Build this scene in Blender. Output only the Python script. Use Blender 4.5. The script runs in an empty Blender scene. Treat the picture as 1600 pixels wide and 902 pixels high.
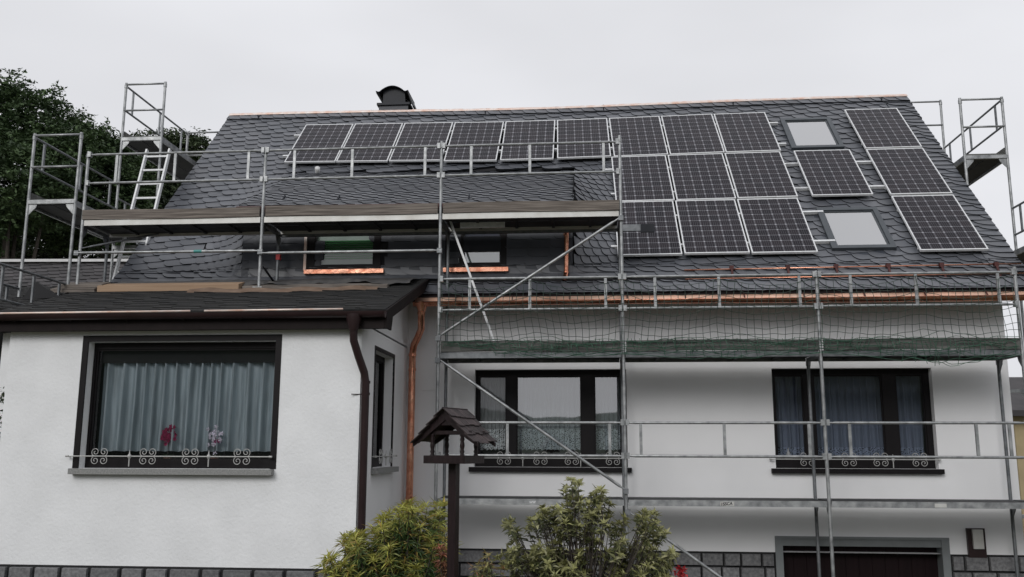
import bpy, math, random
import numpy as np
from mathutils import Vector, Matrix
random.seed(7); rng = np.random.default_rng(7)
S = bpy.context.scene; C = S.collection

# ------------------------------------------------------------------ camera
F, PITCH, YAW, ROLL = 1406.27, 0.174835, 0.084103, 0.002996
CAM = np.array([2.08745, -12.46157, 0.73370])
def _axes():
    cy, sy, cp, sp = math.cos(YAW), math.sin(YAW), math.cos(PITCH), math.sin(PITCH)
    fwd = np.array([-sy*cp, cy*cp, sp]); right = np.array([cy, sy, 0.0]); up = np.cross(right, fwd)
    cr, sr = math.cos(ROLL), math.sin(ROLL)
    return cr*right+sr*up, -sr*right+cr*up, fwd
RGT, UPV, FWD = _axes()
cam = bpy.data.cameras.new('camera'); cam.sensor_width = 36; cam.lens = F/1600*36
cam.clip_start = .1; cam.clip_end = 2000
co = bpy.data.objects.new('camera', cam); C.objects.link(co); S.camera = co
m = Matrix.Identity(4)
for i in range(3):
    m[i][0] = RGT[i]; m[i][1] = UPV[i]; m[i][2] = -FWD[i]; m[i][3] = CAM[i]
co.matrix_world = m

# ------------------------------------------------------------------ sky, sun, exposure
W = bpy.data.worlds.new('World'); S.world = W; W.use_nodes = True
nt = W.node_tree; N = nt.nodes; L = nt.links
for n in list(N): N.remove(n)
out = N.new('ShaderNodeOutputWorld'); bg = N.new('ShaderNodeBackground'); bg.inputs[1].default_value = .113
L.new(bg.outputs[0], out.inputs[0])
sky = N.new('ShaderNodeTexSky'); sky.sky_type = 'NISHITA'; sky.sun_disc = False
sky.sun_elevation = math.radians(30); sky.sun_rotation = math.radians(200); sky.dust_density = 4; sky.air_density = 1
bw = N.new('ShaderNodeRGBToBW'); L.new(sky.outputs[0], bw.inputs[0])
tc = N.new('ShaderNodeTexCoord'); sx = N.new('ShaderNodeSeparateXYZ'); L.new(tc.outputs['Generated'], sx.inputs[0])
mp = N.new('ShaderNodeMapping'); mp.inputs['Scale'].default_value = (1.0, 1.0, 2.6); L.new(tc.outputs['Generated'], mp.inputs[0])
nz = N.new('ShaderNodeTexNoise'); nz.inputs['Scale'].default_value = 1.6; nz.inputs['Detail'].default_value = 4; nz.inputs['Roughness'].default_value = .45
L.new(mp.outputs[0], nz.inputs['Vector'])
cr = N.new('ShaderNodeMapRange'); cr.inputs[1].default_value = .3; cr.inputs[2].default_value = .7; cr.inputs[3].default_value = .85; cr.inputs[4].default_value = 1.08
L.new(nz.outputs[0], cr.inputs[0])
zr = N.new('ShaderNodeMapRange'); zr.inputs[1].default_value = 0; zr.inputs[2].default_value = 1; zr.inputs[3].default_value = 6.5; zr.inputs[4].default_value = 7.2
L.new(sx.outputs[2], zr.inputs[0])
mx = N.new('ShaderNodeMix'); mx.data_type = 'FLOAT'; mx.inputs[0].default_value = .06
L.new(zr.outputs[0], mx.inputs[2]); L.new(bw.outputs[0], mx.inputs[3])
mu = N.new('ShaderNodeMath'); mu.operation = 'MULTIPLY'; L.new(mx.outputs[0], mu.inputs[0]); L.new(cr.outputs[0], mu.inputs[1])
vm = N.new('ShaderNodeVectorMath'); vm.operation = 'SCALE'; vm.inputs[0].default_value = (.975, .985, 1.03)
L.new(mu.outputs[0], vm.inputs['Scale']); L.new(vm.outputs[0], bg.inputs[0])
sun = bpy.data.lights.new('sun', 'SUN'); sun.energy = 1.1; sun.angle = math.radians(25); sun.color = (1, .98, .95)
so = bpy.data.objects.new('sun', sun); C.objects.link(so)
so.rotation_euler = (math.radians(60), 0, math.radians(-20))
S.view_settings.view_transform = 'Standard'; S.view_settings.look = 'None'
S.view_settings.exposure = .10; S.view_settings.gamma = 1

# ------------------------------------------------------------------ measuring helpers (pixel of the 1600 px photo -> point on a plane)
def ray(u, v): return FWD + (u-800)/F*RGT - (v-451)/F*UPV
def atY(u, v, Y): d = ray(u, v); return CAM + d*(Y-CAM[1])/d[1]

# ------------------------------------------------------------------ materials
def newmat(name):
    m = bpy.data.materials.new(name); m.use_nodes = True
    return m, m.node_tree.nodes, m.node_tree.links, m.node_tree.nodes['Principled BSDF']
def mat(name, col, rough=.7, metal=0, var=.12, scale=6, bump=0, bscale=40, island=0, spec=.5, stretch=None, col2=None, detail=5):
    m, N, L, B = newmat(name)
    tc = N.new('ShaderNodeTexCoord'); vec = tc.outputs['Object']
    if stretch:
        mp = N.new('ShaderNodeMapping'); mp.inputs['Scale'].default_value = stretch; L.new(vec, mp.inputs[0]); vec = mp.outputs[0]
    nz = N.new('ShaderNodeTexNoise'); nz.inputs['Scale'].default_value = scale; nz.inputs['Detail'].default_value = detail
    L.new(vec, nz.inputs['Vector'])
    ra = N.new('ShaderNodeMapRange'); ra.inputs[1].default_value = .3; ra.inputs[2].default_value = .7; L.new(nz.outputs[0], ra.inputs[0])
    mx = N.new('ShaderNodeMix'); mx.data_type = 'RGBA'; L.new(ra.outputs[0], mx.inputs[0])
    c2 = col2 or tuple(min(1, c*(1+var)) for c in col)
    c1 = col if col2 else tuple(c*(1-var) for c in col)
    mx.inputs[6].default_value = (*c1, 1); mx.inputs[7].default_value = (*c2, 1)
    cur = mx.outputs[2]
    if island:
        g = N.new('ShaderNodeNewGeometry'); r2 = N.new('ShaderNodeMapRange'); r2.inputs[3].default_value = 1-island; r2.inputs[4].default_value = 1+island
        L.new(g.outputs['Random Per Island'], r2.inputs[0])
        s = N.new('ShaderNodeVectorMath'); s.operation = 'SCALE'; L.new(cur, s.inputs[0]); L.new(r2.outputs[0], s.inputs['Scale']); cur = s.outputs[0]
    L.new(cur, B.inputs['Base Color'])
    B.inputs['Roughness'].default_value = rough; B.inputs['Metallic'].default_value = metal; B.inputs['Specular IOR Level'].default_value = spec
    if bump:
        nb = N.new('ShaderNodeTexNoise'); nb.inputs['Scale'].default_value = bscale; nb.inputs['Detail'].default_value = 4; L.new(vec, nb.inputs['Vector'])
        bp = N.new('ShaderNodeBump'); bp.inputs['Strength'].default_value = bump; bp.inputs['Distance'].default_value = .01
        L.new(nb.outputs[0], bp.inputs['Height']); L.new(bp.outputs[0], B.inputs['Normal'])
    return m
def leafmat(name, rough=.5, trans=.15):
    m, N, L, B = newmat(name)
    at = N.new('ShaderNodeAttribute'); at.attribute_name = 'tint'
    g = N.new('ShaderNodeNewGeometry'); r2 = N.new('ShaderNodeMapRange'); r2.inputs[3].default_value = .65; r2.inputs[4].default_value = 1.35
    L.new(g.outputs['Random Per Island'], r2.inputs[0])
    s = N.new('ShaderNodeVectorMath'); s.operation = 'SCALE'; L.new(at.outputs['Color'], s.inputs[0]); L.new(r2.outputs[0], s.inputs['Scale'])
    L.new(s.outputs[0], B.inputs['Base Color']); B.inputs['Roughness'].default_value = rough
    tr = N.new('ShaderNodeBsdfTranslucent'); L.new(s.outputs[0], tr.inputs[0])
    mi = N.new('ShaderNodeMixShader'); mi.inputs[0].default_value = trans
    L.new(B.outputs[0], mi.inputs[1]); L.new(tr.outputs[0], mi.inputs[2]); L.new(mi.outputs[0], N['Material Output'].inputs[0])
    return m
def glassmat(name, refl=.25, tint=(.8, .85, .88)):
    m, N, L, B = newmat(name); N.remove(B)
    t = N.new('ShaderNodeBsdfTransparent'); t.inputs[0].default_value = (*tint, 1)
    g = N.new('ShaderNodeBsdfGlossy'); g.inputs['Roughness'].default_value = .015
    nz = N.new('ShaderNodeTexNoise'); nz.inputs['Scale'].default_value = 1.3; tc = N.new('ShaderNodeTexCoord'); L.new(tc.outputs['Object'], nz.inputs['Vector'])
    bp = N.new('ShaderNodeBump'); bp.inputs['Strength'].default_value = .03; bp.inputs['Distance'].default_value = .01; L.new(nz.outputs[0], bp.inputs['Height']); L.new(bp.outputs[0], g.inputs['Normal'])
    lw = N.new('ShaderNodeFresnel'); lw.inputs[0].default_value = 1.5
    ad = N.new('ShaderNodeMath'); ad.operation = 'ADD'; ad.use_clamp = True; ad.inputs[1].default_value = refl; L.new(lw.outputs[0], ad.inputs[0])
    mi = N.new('ShaderNodeMixShader'); L.new(ad.outputs[0], mi.inputs[0]); L.new(t.outputs[0], mi.inputs[1]); L.new(g.outputs[0], mi.inputs[2])
    L.new(mi.outputs[0], N['Material Output'].inputs[0]); return m
def sheermat(name, col, opac, lace=None):
    """thin cloth: part see-through; lace = (z0, z1) band with a patterned weave"""
    m, N, L, B = newmat(name)
    B.inputs['Base Color'].default_value = (*col, 1); B.inputs['Roughness'].default_value = .9
    t = N.new('ShaderNodeBsdfTransparent'); mi = N.new('ShaderNodeMixShader')
    tc = N.new('ShaderNodeTexCoord'); sp = N.new('ShaderNodeSeparateXYZ'); L.new(tc.outputs['UV'], sp.inputs[0])
    if lace:
        vo = N.new('ShaderNodeTexVoronoi'); vo.feature = 'DISTANCE_TO_EDGE'; vo.inputs['Scale'].default_value = 42; L.new(tc.outputs['UV'], vo.inputs['Vector'])
        lt = N.new('ShaderNodeMath'); lt.operation = 'LESS_THAN'; lt.inputs[1].default_value = .16; L.new(vo.outputs[0], lt.inputs[0])
        a = N.new('ShaderNodeMath'); a.operation = 'GREATER_THAN'; a.inputs[1].default_value = lace[0]; L.new(sp.outputs[1], a.inputs[0])
        b = N.new('ShaderNodeMath'); b.operation = 'LESS_THAN'; b.inputs[1].default_value = lace[1]; L.new(sp.outputs[1], b.inputs[0])
        ab = N.new('ShaderNodeMath'); ab.operation = 'MULTIPLY'; L.new(a.outputs[0], ab.inputs[0]); L.new(b.outputs[0], ab.inputs[1])
        lb = N.new('ShaderNodeMix'); lb.data_type = 'FLOAT'; L.new(ab.outputs[0], lb.inputs[0]); lb.inputs[2].default_value = opac
        lr = N.new('ShaderNodeMapRange'); lr.inputs[3].default_value = opac*.35; lr.inputs[4].default_value = 1; L.new(lt.outputs[0], lr.inputs[0]); L.new(lr.outputs[0], lb.inputs[3])
        L.new(lb.outputs[0], mi.inputs[0])
    else:
        wv = N.new('ShaderNodeTexNoise'); wv.inputs['Scale'].default_value = 9; mp = N.new('ShaderNodeMapping'); mp.inputs['Scale'].default_value = (3, .15, 1)
        L.new(tc.outputs['UV'], mp.inputs[0]); L.new(mp.outputs[0], wv.inputs['Vector'])
        r = N.new('ShaderNodeMapRange'); r.inputs[1].default_value = .35; r.inputs[2].default_value = .65; r.inputs[3].default_value = opac-.2; r.inputs[4].default_value = min(1, opac+.15); L.new(wv.outputs[0], r.inputs[0])
        L.new(r.outputs[0], mi.inputs[0])
    L.new(t.outputs[0], mi.inputs[1]); L.new(B.outputs[0], mi.inputs[2]); L.new(mi.outputs[0], N['Material Output'].inputs[0])
    return m
def cellmat():
    m, N, L, B = newmat('solar_cells')
    tc = N.new('ShaderNodeTexCoord'); sp = N.new('ShaderNodeSeparateXYZ'); L.new(tc.outputs['UV'], sp.inputs[0])
    def M(op, a, b=None, c=None):
        n = N.new('ShaderNodeMath'); n.operation = op
        for i, v in enumerate((a, b, c)):
            if v is None: continue
            if isinstance(v, (int, float)): n.inputs[i].default_value = v
            else: L.new(v, n.inputs[i])
        return n.outputs[0]
    def line(src, n, w):
        f = M('FRACT', M('MULTIPLY', src, n)); d = M('ABSOLUTE', M('SUBTRACT', f, .5))
        return M('GREATER_THAN', d, .5-w)
    u, v = sp.outputs[0], sp.outputs[1]
    gap = M('MULTIPLY', M('MAXIMUM', line(u, 6, .017), line(v, 10, .020)), .8)
    bus = M('MULTIPLY', line(M('ADD', u, 1/60.), 30, .06), .30)
    fu = M('ABSOLUTE', M('SUBTRACT', M('FRACT', M('ADD', M('MULTIPLY', u, 6), .5)), .5))
    fv = M('ABSOLUTE', M('SUBTRACT', M('FRACT', M('ADD', M('MULTIPLY', v, 10), .5)), .5))
    dia = M('LESS_THAN', M('ADD', fu, fv), .12)
    k = M('MAXIMUM', M('MAXIMUM', gap, bus), dia)
    nz = N.new('ShaderNodeTexWhiteNoise'); sn = N.new('ShaderNodeVectorMath'); sn.operation = 'SNAP'; sn.inputs[1].default_value = (1/6, 1/10, 1)
    oi = N.new('ShaderNodeObjectInfo'); av = N.new('ShaderNodeVectorMath'); av.operation = 'ADD'; L.new(tc.outputs['UV'], sn.inputs[0]); L.new(sn.outputs[0], av.inputs[0]); L.new(oi.outputs['Location'], av.inputs[1]); L.new(av.outputs[0], nz.inputs['Vector'])
    cm = N.new('ShaderNodeMix'); cm.data_type = 'RGBA'; cm.inputs[6].default_value = (.007, .006, .010, 1); cm.inputs[7].default_value = (.016, .012, .016, 1); L.new(nz.outputs[0], cm.inputs[0])
    mx = N.new('ShaderNodeMix'); mx.data_type = 'RGBA'; L.new(k, mx.inputs[0]); L.new(cm.outputs[2], mx.inputs[6]); mx.inputs[7].default_value = (.32, .32, .35, 1)
    L.new(mx.outputs[2], B.inputs['Base Color']); B.inputs['Roughness'].default_value = .16; B.inputs['Specular IOR Level'].default_value = .14
    return m

M_ = {}
M_['plaster'] = mat('white_stucco', (.79, .80, .81), .9, var=.05, scale=2.2, bump=.5, bscale=30)
M_['plaster_smooth'] = mat('white_render', (.80, .80, .81), .9, var=.03, scale=.9, bump=.12, bscale=60)
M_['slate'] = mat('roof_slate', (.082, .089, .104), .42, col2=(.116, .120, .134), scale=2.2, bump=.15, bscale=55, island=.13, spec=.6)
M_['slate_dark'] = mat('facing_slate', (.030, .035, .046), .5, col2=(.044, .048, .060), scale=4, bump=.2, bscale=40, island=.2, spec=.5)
M_['joint_shade'] = mat('slate_joint_shade', (.010, .011, .013), .9, var=.2, scale=30, spec=.1)  # near-black edge faces: shadow lines between slates put into the colour
M_['under'] = mat('roof_underlay', (.012, .012, .014), .9)
M_['felt'] = mat('tar_shingle', (.010, .011, .012), .8, col2=(.034, .033, .032), scale=12, bump=.6, bscale=60, island=.10, stretch=(.25, 1.5, 1), spec=.35)
M_['brown'] = mat('brown_painted_wood', (.012, .008, .008), .7, var=.25, scale=8, spec=.2)
M_['browncap'] = mat('brown_enamel_metal', (.026, .014, .015), .38, var=.2, scale=4, spec=.35)
M_['darkframe'] = mat('dark_stained_wood', (.0075, .006, .007), .5, var=.2, scale=12, stretch=(1, 1, .2), spec=.2)
M_['copper'] = mat('bright_copper', (.90, .52, .37), .48, .9, col2=(.97, .70, .55), scale=5, bump=.3, bscale=9)
M_['copper_dull'] = mat('handled_copper', (.55, .20, .12), .27, 1, col2=(.86, .46, .32), scale=9, bump=.6, bscale=9)
M_['copper_dark'] = mat('weathered_copper', (.08, .030, .028), .5, .5, var=.3, scale=8)
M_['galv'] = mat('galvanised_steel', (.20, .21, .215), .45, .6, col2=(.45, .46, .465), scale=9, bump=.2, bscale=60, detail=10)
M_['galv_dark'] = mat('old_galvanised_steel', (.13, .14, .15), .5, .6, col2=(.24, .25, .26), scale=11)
M_['alu'] = mat('bare_aluminium', (.70, .71, .72), .45, .1, var=.1, scale=20)
M_['alu_edge'] = mat('deck_edge_aluminium', (.50, .49, .46), .5, .3, col2=(.62, .62, .60), scale=5)
M_['plank'] = mat('weathered_plank', (.050, .040, .034), .85, col2=(.27, .235, .205), scale=5, bump=.7, bscale=14, stretch=(.3, 3, 9), detail=9)
M_['plank_dark'] = mat('wet_dark_plank', (.050, .052, .050), .85, col2=(.16, .16, .15), scale=5, bump=.5, bscale=30, stretch=(.25, 2, 5))
M_['plank_tan'] = mat('raw_board', (.26, .17, .105), .8, col2=(.36, .25, .165), scale=3, bump=.3, bscale=20, stretch=(.2, 2, 6))
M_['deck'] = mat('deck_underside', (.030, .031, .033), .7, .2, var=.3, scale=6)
M_['white_metal'] = mat('white_wrought_iron', (.45, .45, .44), .45, .1, var=.1, scale=15)
M_['stone'] = mat('grey_granite', (.10, .10, .105), .85, col2=(.20, .20, .205), scale=24, bump=1, bscale=22, island=.22)
M_['sill'] = mat('speckled_sill_stone', (.16, .165, .165), .7, col2=(.30, .30, .29), scale=60, bump=.2, bscale=80)
M_['mortar'] = mat('dark_mortar', (.016, .016, .017), .95)
M_['greypaint'] = mat('grey_painted_concrete', (.17, .185, .19), .6, var=.08, scale=6)
M_['garage'] = mat('dark_brown_door', (.011, .005, .006), .6, var=.2, scale=5, stretch=(6, 1, .3), spec=.15)
M_['black'] = mat('black_sheet_metal', (.010, .012, .018), .5, .0, var=.2, scale=8, spec=.3)
M_['net'] = mat('green_net_cord', (.045, .115, .075), .7, var=.3, scale=30)
M_['netpale'] = mat('grey_net_cord', (.050, .080, .064), .7, var=.3, scale=30)
M_['feeder'] = mat('dark_varnished_wood', (.014, .007, .008), .42, var=.35, scale=10, bump=.3, bscale=40, stretch=(4, 4, .6), spec=.3)
M_['shingle'] = mat('old_wood_shingle', (.020, .014, .015), .8, col2=(.055, .040, .040), scale=14, bump=.6, bscale=50, island=.35)
M_['bark'] = mat('bark', (.06, .05, .042), .9, var=.3, scale=20, bump=.6, bscale=30)
M_['leaf'] = leafmat('leaves'); M_['tleaf'] = leafmat('tree_leaves', .7, .08)
M_['petal'] = leafmat('petals', .6, .1)
M_['glass'] = glassmat('window_glass', .30); M_['glass_dim'] = glassmat('clear_window_glass', .05, (.88, .89, .9))
M_['glass_roof'] = glassmat('roof_window_glass', .68, (.97, .98, .98))
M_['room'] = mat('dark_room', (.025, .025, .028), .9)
M_['cells'] = cellmat()
M_['soil'] = mat('soil_and_grass', (.045, .055, .025), .95, col2=(.10, .085, .055), scale=1.4, bump=.6, bscale=18)
M_['hill'] = mat('forested_hill', (.018, .032, .024), .95, col2=(.035, .050, .032), scale=.12)
M_['red'] = mat('red_plastic', (.50, .03, .03), .5, var=.1); M_['teal'] = mat('teal_tape', (.06, .28, .26), .5, var=.1)
M_['cream'] = mat('cream_wall_paint', (.42, .34, .20), .85, var=.1, scale=2)
M_['strip'] = mat('pale_copper_edge', (.72, .48, .38), .5, .4, col2=(.84, .78, .74), scale=7)
M_['red_end'] = mat('faded_red_paint', (.30, .05, .06), .6, var=.2)
M_['white_plastic'] = mat('white_plastic', (.6, .6, .6), .4, var=.05)
M_['terracotta'] = mat('pot_clay', (.20, .10, .07), .8, var=.15)
M_['green_blind'] = mat('green_blind_slat', (.08, .36, .12), .6, var=.1)

# ------------------------------------------------------------------ mesh helpers
ORG = {}
class MB:
    def __init__(s): s.v = []; s.f = []; s.uv = None; s.tint = []; s.edge = []
    def add(s, vs, fs):
        o = len(s.v); s.v.extend([tuple(map(float, v)) for v in vs]); s.f.extend([tuple(i+o for i in f) for f in fs])
    def box(s, x0, x1, y0, y1, z0, z1):
        s.add([(x0,y0,z0),(x1,y0,z0),(x1,y1,z0),(x0,y1,z0),(x0,y0,z1),(x1,y0,z1),(x1,y1,z1),(x0,y1,z1)],
              [(0,3,2,1),(4,5,6,7),(0,1,5,4),(1,2,6,5),(2,3,7,6),(3,0,4,7)]); return s
    def mbox(s, P, u0, u1, z0, z1, d0, d1):
        c = [P(u, z, d) for d in (d0, d1) for z in (z0, z1) for u in (u0, u1)]
        s.add(c, [(0,1,3,2),(4,6,7,5),(0,4,5,1),(2,3,7,6),(0,2,6,4),(1,5,7,3)]); return s
    def beam(s, a, b, w, h, up=(0,0,1)):
        a = np.array(a, float); b = np.array(b, float); d = b-a; d /= np.linalg.norm(d)
        r = np.cross(d, up); r /= (np.linalg.norm(r)+1e-9); u = np.cross(r, d)
        c = [p+sx*r*w/2+sy*u*h/2 for p in (a, b) for sx, sy in ((-1,-1),(1,-1),(1,1),(-1,1))]
        s.add(c, [(0,1,2,3),(7,6,5,4),(0,4,5,1),(1,5,6,2),(2,6,7,3),(3,7,4,0)]); return s
    def tube(s, pts, r, n=8, cap=True):
        pts = [np.array(p, float) for p in pts]; k = len(pts); rs = r if hasattr(r, '__len__') else [r]*k
        t0 = pts[1]-pts[0]; t0 /= np.linalg.norm(t0)+1e-12
        ref = np.array([0,0,1.]) if abs(t0[2]) < .9 else np.array([1.,0,0])
        u = np.cross(t0, ref); u /= np.linalg.norm(u)
        vs = []
        for i in range(k):
            t = pts[min(i+1,k-1)]-pts[max(i-1,0)]; t /= np.linalg.norm(t)+1e-12
            u = u-t*(u@t); u /= np.linalg.norm(u)+1e-12; w = np.cross(t, u)
            for j in range(n):
                a = 2*math.pi*j/n; vs.append(pts[i]+rs[i]*(math.cos(a)*u+math.sin(a)*w))
        fs = [(i*n+j, i*n+(j+1)%n, (i+1)*n+(j+1)%n, (i+1)*n+j) for i in range(k-1) for j in range(n)]
        if cap: fs += [tuple(range(n))[::-1], tuple((k-1)*n+j for j in range(n))]
        s.add(vs, fs); return s
    def prism(s, poly, off):
        off = np.array(off, float); p = [np.array(q, float) for q in poly]; n = len(p)
        s.add(p+[q+off for q in p], [tuple(range(n)), tuple(range(n, 2*n))[::-1]]+[(i, i+n, (i+1)%n+n, (i+1)%n) for i in range(n)]); return s
    def quad(s, a, b, c, d): s.add([a,b,c,d], [(0,1,2,3)]); return s
    def build(s, name, material, parent=None, smooth=False, label=None, uv=None):
        org = np.array(ORG.get(parent.name, (0,0,0))) if parent else np.zeros(3)
        me = bpy.data.meshes.new(name)
        v = np.array(s.v)-org if len(s.v) else np.zeros((0,3))
        me.from_pydata(v.tolist(), [], s.f); me.materials.append(M_[material] if isinstance(material, str) else material)
        if smooth: me.polygons.foreach_set('use_smooth', [True]*len(me.polygons))
        if s.edge:
            me.materials.append(M_['joint_shade']); mi = np.zeros(len(me.polygons), dtype=np.int32); mi[s.edge] = 1; me.polygons.foreach_set('material_index', mi)
        if s.tint:
            at = me.color_attributes.new('tint', 'FLOAT_COLOR', 'POINT'); at.data.foreach_set('color', np.array(s.tint, dtype=np.float32).ravel())
        if s.uv is not None:
            ul = me.uv_layers.new(name='UVMap'); idx = np.zeros(len(me.loops), dtype=np.int32); me.loops.foreach_get('vertex_index', idx)
            ul.data.foreach_set('uv', np.array(s.uv, dtype=np.float32)[idx].ravel())
        me.update()
        o = bpy.data.objects.new(name, me); C.objects.link(o)
        if parent: o.parent = parent
        ORG[o.name] = tuple(org)
        if label: o['label'] = label
        return o
def autosmooth(o):
    bm = o.data; bm.polygons.foreach_set('use_smooth', [True]*len(bm.polygons)); bm.set_sharp_from_angle(angle=math.radians(40))
def thing(name, loc, label, cat, group=None):
    o = bpy.data.objects.new(name, None); C.objects.link(o); o.location = loc; o.empty_display_size = .2
    ORG[o.name] = tuple(loc); o['label'] = label; o['category'] = cat
    if group: o['group'] = group
    return o
def tag(o, label, cat, group=None):
    o['label'] = label; o['category'] = cat
    if group: o['group'] = group
    return o
def struct(o): o['kind'] = 'structure'; return o
def copy_tree(o, parent=None):
    c = o.copy(); C.objects.link(c); c.parent = parent
    for ch in list(o.children): copy_tree(ch, c)
    return c

# ------------------------------------------------------------------ terrain and far hills
def gz(y):   # garden is level by the viewer and drops to the drive beside the house
    t = min(1, max(0, (y+5.2)/2.4)); return -.87 - 1.75*(t*t*(3-2*t))
g = MB(); ys = [-400,-200,-80,-40,-25,-16,-12,-9,-7,-6,-5.2,-4.8,-4.4,-4,-3.6,-3.2,-2.8,-2,0,4,10,20,40,80,200,400]; xs = list(range(-400,-40,60))+list(range(-40,41,4))+list(range(60,401,60))
for y in ys:
    for x in xs: g.v.append((x, y, gz(y)+(.03*math.sin(x*1.3+y) if abs(x) < 60 else 0)))
nx = len(xs)
for j in range(len(ys)-1):
    for i in range(nx-1): g.f.append((j*nx+i, j*nx+i+1, (j+1)*nx+i+1, (j+1)*nx+i))
struct(g.build('ground', 'soil', smooth=True))
def hill_el(az):   # elevation in degrees of the skyline as seen from the garden; az = 0 straight behind the viewer
    pts = [(-180,5),(-120,6),(-60,11),(-34,13.5),(-22,12),(-17,8),(-10,3.2),(-4,2.2),(2,2.5),(6,3.4),(9,5.2),(14,6.6),(22,6),(60,5),(120,5),(180,5)]
    return float(np.interp(az, [p[0] for p in pts], [p[1] for p in pts]))
h = MB(); na = 360; rad = [90, 120, 150, 170, 200, 260]; fr = [0, .45, .85, 1, .8, 0]
for k in range(na+1):
    az = -180+k*360/na; a = math.radians(az); d = (math.sin(a), -math.cos(a))
    e = hill_el(az)+(.22 if abs(az+2) > 12 else .08)*(math.sin(az*.9)+.7*math.sin(az*2.3+1)+random.uniform(-.5, .5))
    if abs(az) > 100: e = .2
    for r, q in zip(rad, fr):
        H = math.tan(math.radians(e))*170*q
        h.v.append((CAM[0]+d[0]*r, CAM[1]+d[1]*r, -1.2+(H+1.9 if q else 0)))
nr = len(rad)
for k in range(na):
    for j in range(nr-1): h.f.append((k*nr+j, (k+1)*nr+j, (k+1)*nr+j+1, k*nr+j+1))
struct(h.build('hills', 'hill'))

# ------------------------------------------------------------------ roof geometry
A = 0.8108984; CA, SA = math.cos(A), math.sin(A); NRM = np.array([0, -SA, CA]); P0 = np.array([-3.563, 4.5674, 7.1828])
XL, XR = -5.42, 8.50; TR = -.75; TK = 4.93; TE = 5.79
def bow(X):
    x = X+3.563; return .12*math.exp(-((x-4.6)/3.2)**2)-.03
def Ym(z): return 1.262+(z-3.52)/math.tan(A)
DX0, DX1, CW = -3.30, 1.88, .92     # dormer front and width of its swept sides
def Yd(z): return .78+(z-4.43)/math.tan(math.radians(27))
def roofY(X, z):
    y = Ym(z) if z > 3.5 else Ym(3.5)-(3.5-z)/.84
    if X > DX1 and X < DX1+CW: u = (X-DX1)/CW
    elif X < DX0 and X > DX0-CW: u = (DX0-X)/CW
    elif DX0 <= X <= DX1: u = 0
    else: return y
    yl = max(1.0, Yd(z)) if z > 3.2 else y
    if yl >= y: return y
    u = max(0, min(1, u)); return yl+(y-yl)*math.sin(math.pi/2*u)**.85
def RPs(X, t):
    t2 = t+bow(X)*max(0, min(1, (4.9-t)/4))
    z = P0[2]-.13*CA - t2*SA
    if t2 > TK: z = P0[2]-.13*CA-TK*SA-(t2-TK)*.64
    return np.array([X, roofY(X, z), z])
def RP(X, t, h=0):
    p = RPs(X, t); e = .02
    a = RPs(X+e, t)-RPs(X-e, t); b = RPs(X, t-e)-RPs(X, t+e); n = np.cross(a, b); n /= np.linalg.norm(n)+1e-9
    return p+n*h
def RPc(X, t, h=0):
    X = min(max(X, DX0-CW-.2), DX1+CW+.2); p = RPs(X, t); e = .03; s_ = 1 if X > 0 else -1
    a = (RPs(X+s_*e, t)-RPs(X, t))*s_; b = RPs(X, t-e)-RPs(X, t+e); n = np.cross(a, b); n /= np.linalg.norm(n)+1e-9
    return p+n*h
def slates(mb, fn, x0, x1, t0, t1, w, e, rise, skip=None, th=.023, mirror=False, shape='round', jit=.006):
    """overlapping slates: fn(x, t, h) -> point; t runs down the slope"""
    tr = math.tan(math.radians(rise)); span = (x1-x0)*abs(tr)
    k0 = int((t0-span)/e)-2; k1 = int((t1+span)/e)+2
    for k in range(k0, k1):
        off = rng.uniform(0, w)
        for i in range(-2, int((x1-x0)/w)+2):
            xa = x0+i*w+off; tb = k*e - tr*(xa-x0) + rng.uniform(-jit, jit)
            xc = xa+w*.6; tcn = tb-e*.5
            if xc < x0-w*.6 or xc > x1+w*.6 or tb < t0 or tb-e > t1 or (skip and skip(xc, tcn)): continue
            if shape == 'round': pl = [(-.06,1.2),(-.02,.74),(.06,.46),(.20,.22),(.34,.08),(.50,0),(.95,0),(1.46,0),(1.30,1.2),(.6,1.2)]
            elif shape == 'flat': pl = [(0,1.25),(0,0),(1.02,0),(1.02,1.25)]
            else: pl = [(0,1.25),(.02,.3),(.12,.05),(.25,0),(1.2,0),(1.2,1.25)]
            top = []; bot = []
            lift = rng.uniform(.94, 1.08)
            for (a, b) in pl:
                X = xa+a*w*(1); X = min(max(X, x0), x1)
                t = tb-b*e-tr*(X-xa); t = min(max(t, t0), t1)
                hh = th*lift*(1-b/1.3)+.016*(1-a/1.2)
                top.append(fn(X, t, hh+.004)); bot.append(fn(X, t, -.004 if b < .1 or a < .35 else -.004))
            n = len(top); o = len(mb.v)
            mb.v.extend(map(tuple, top)); mb.v.extend(map(tuple, bot))
            # face built as a fan from its middle so it follows bent surfaces
            mb.f.append(tuple(o+q for q in range(n)))
            for q in range(n-1):
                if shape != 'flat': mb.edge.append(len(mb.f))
                mb.f.append((o+q+n, o+q+n+1, o+q+1, o+q))

HOUSE = thing('house', (1.5, 5, -2.6), 'white rendered house with steep slate roof, dormer and garage, under renovation', 'house')
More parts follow.
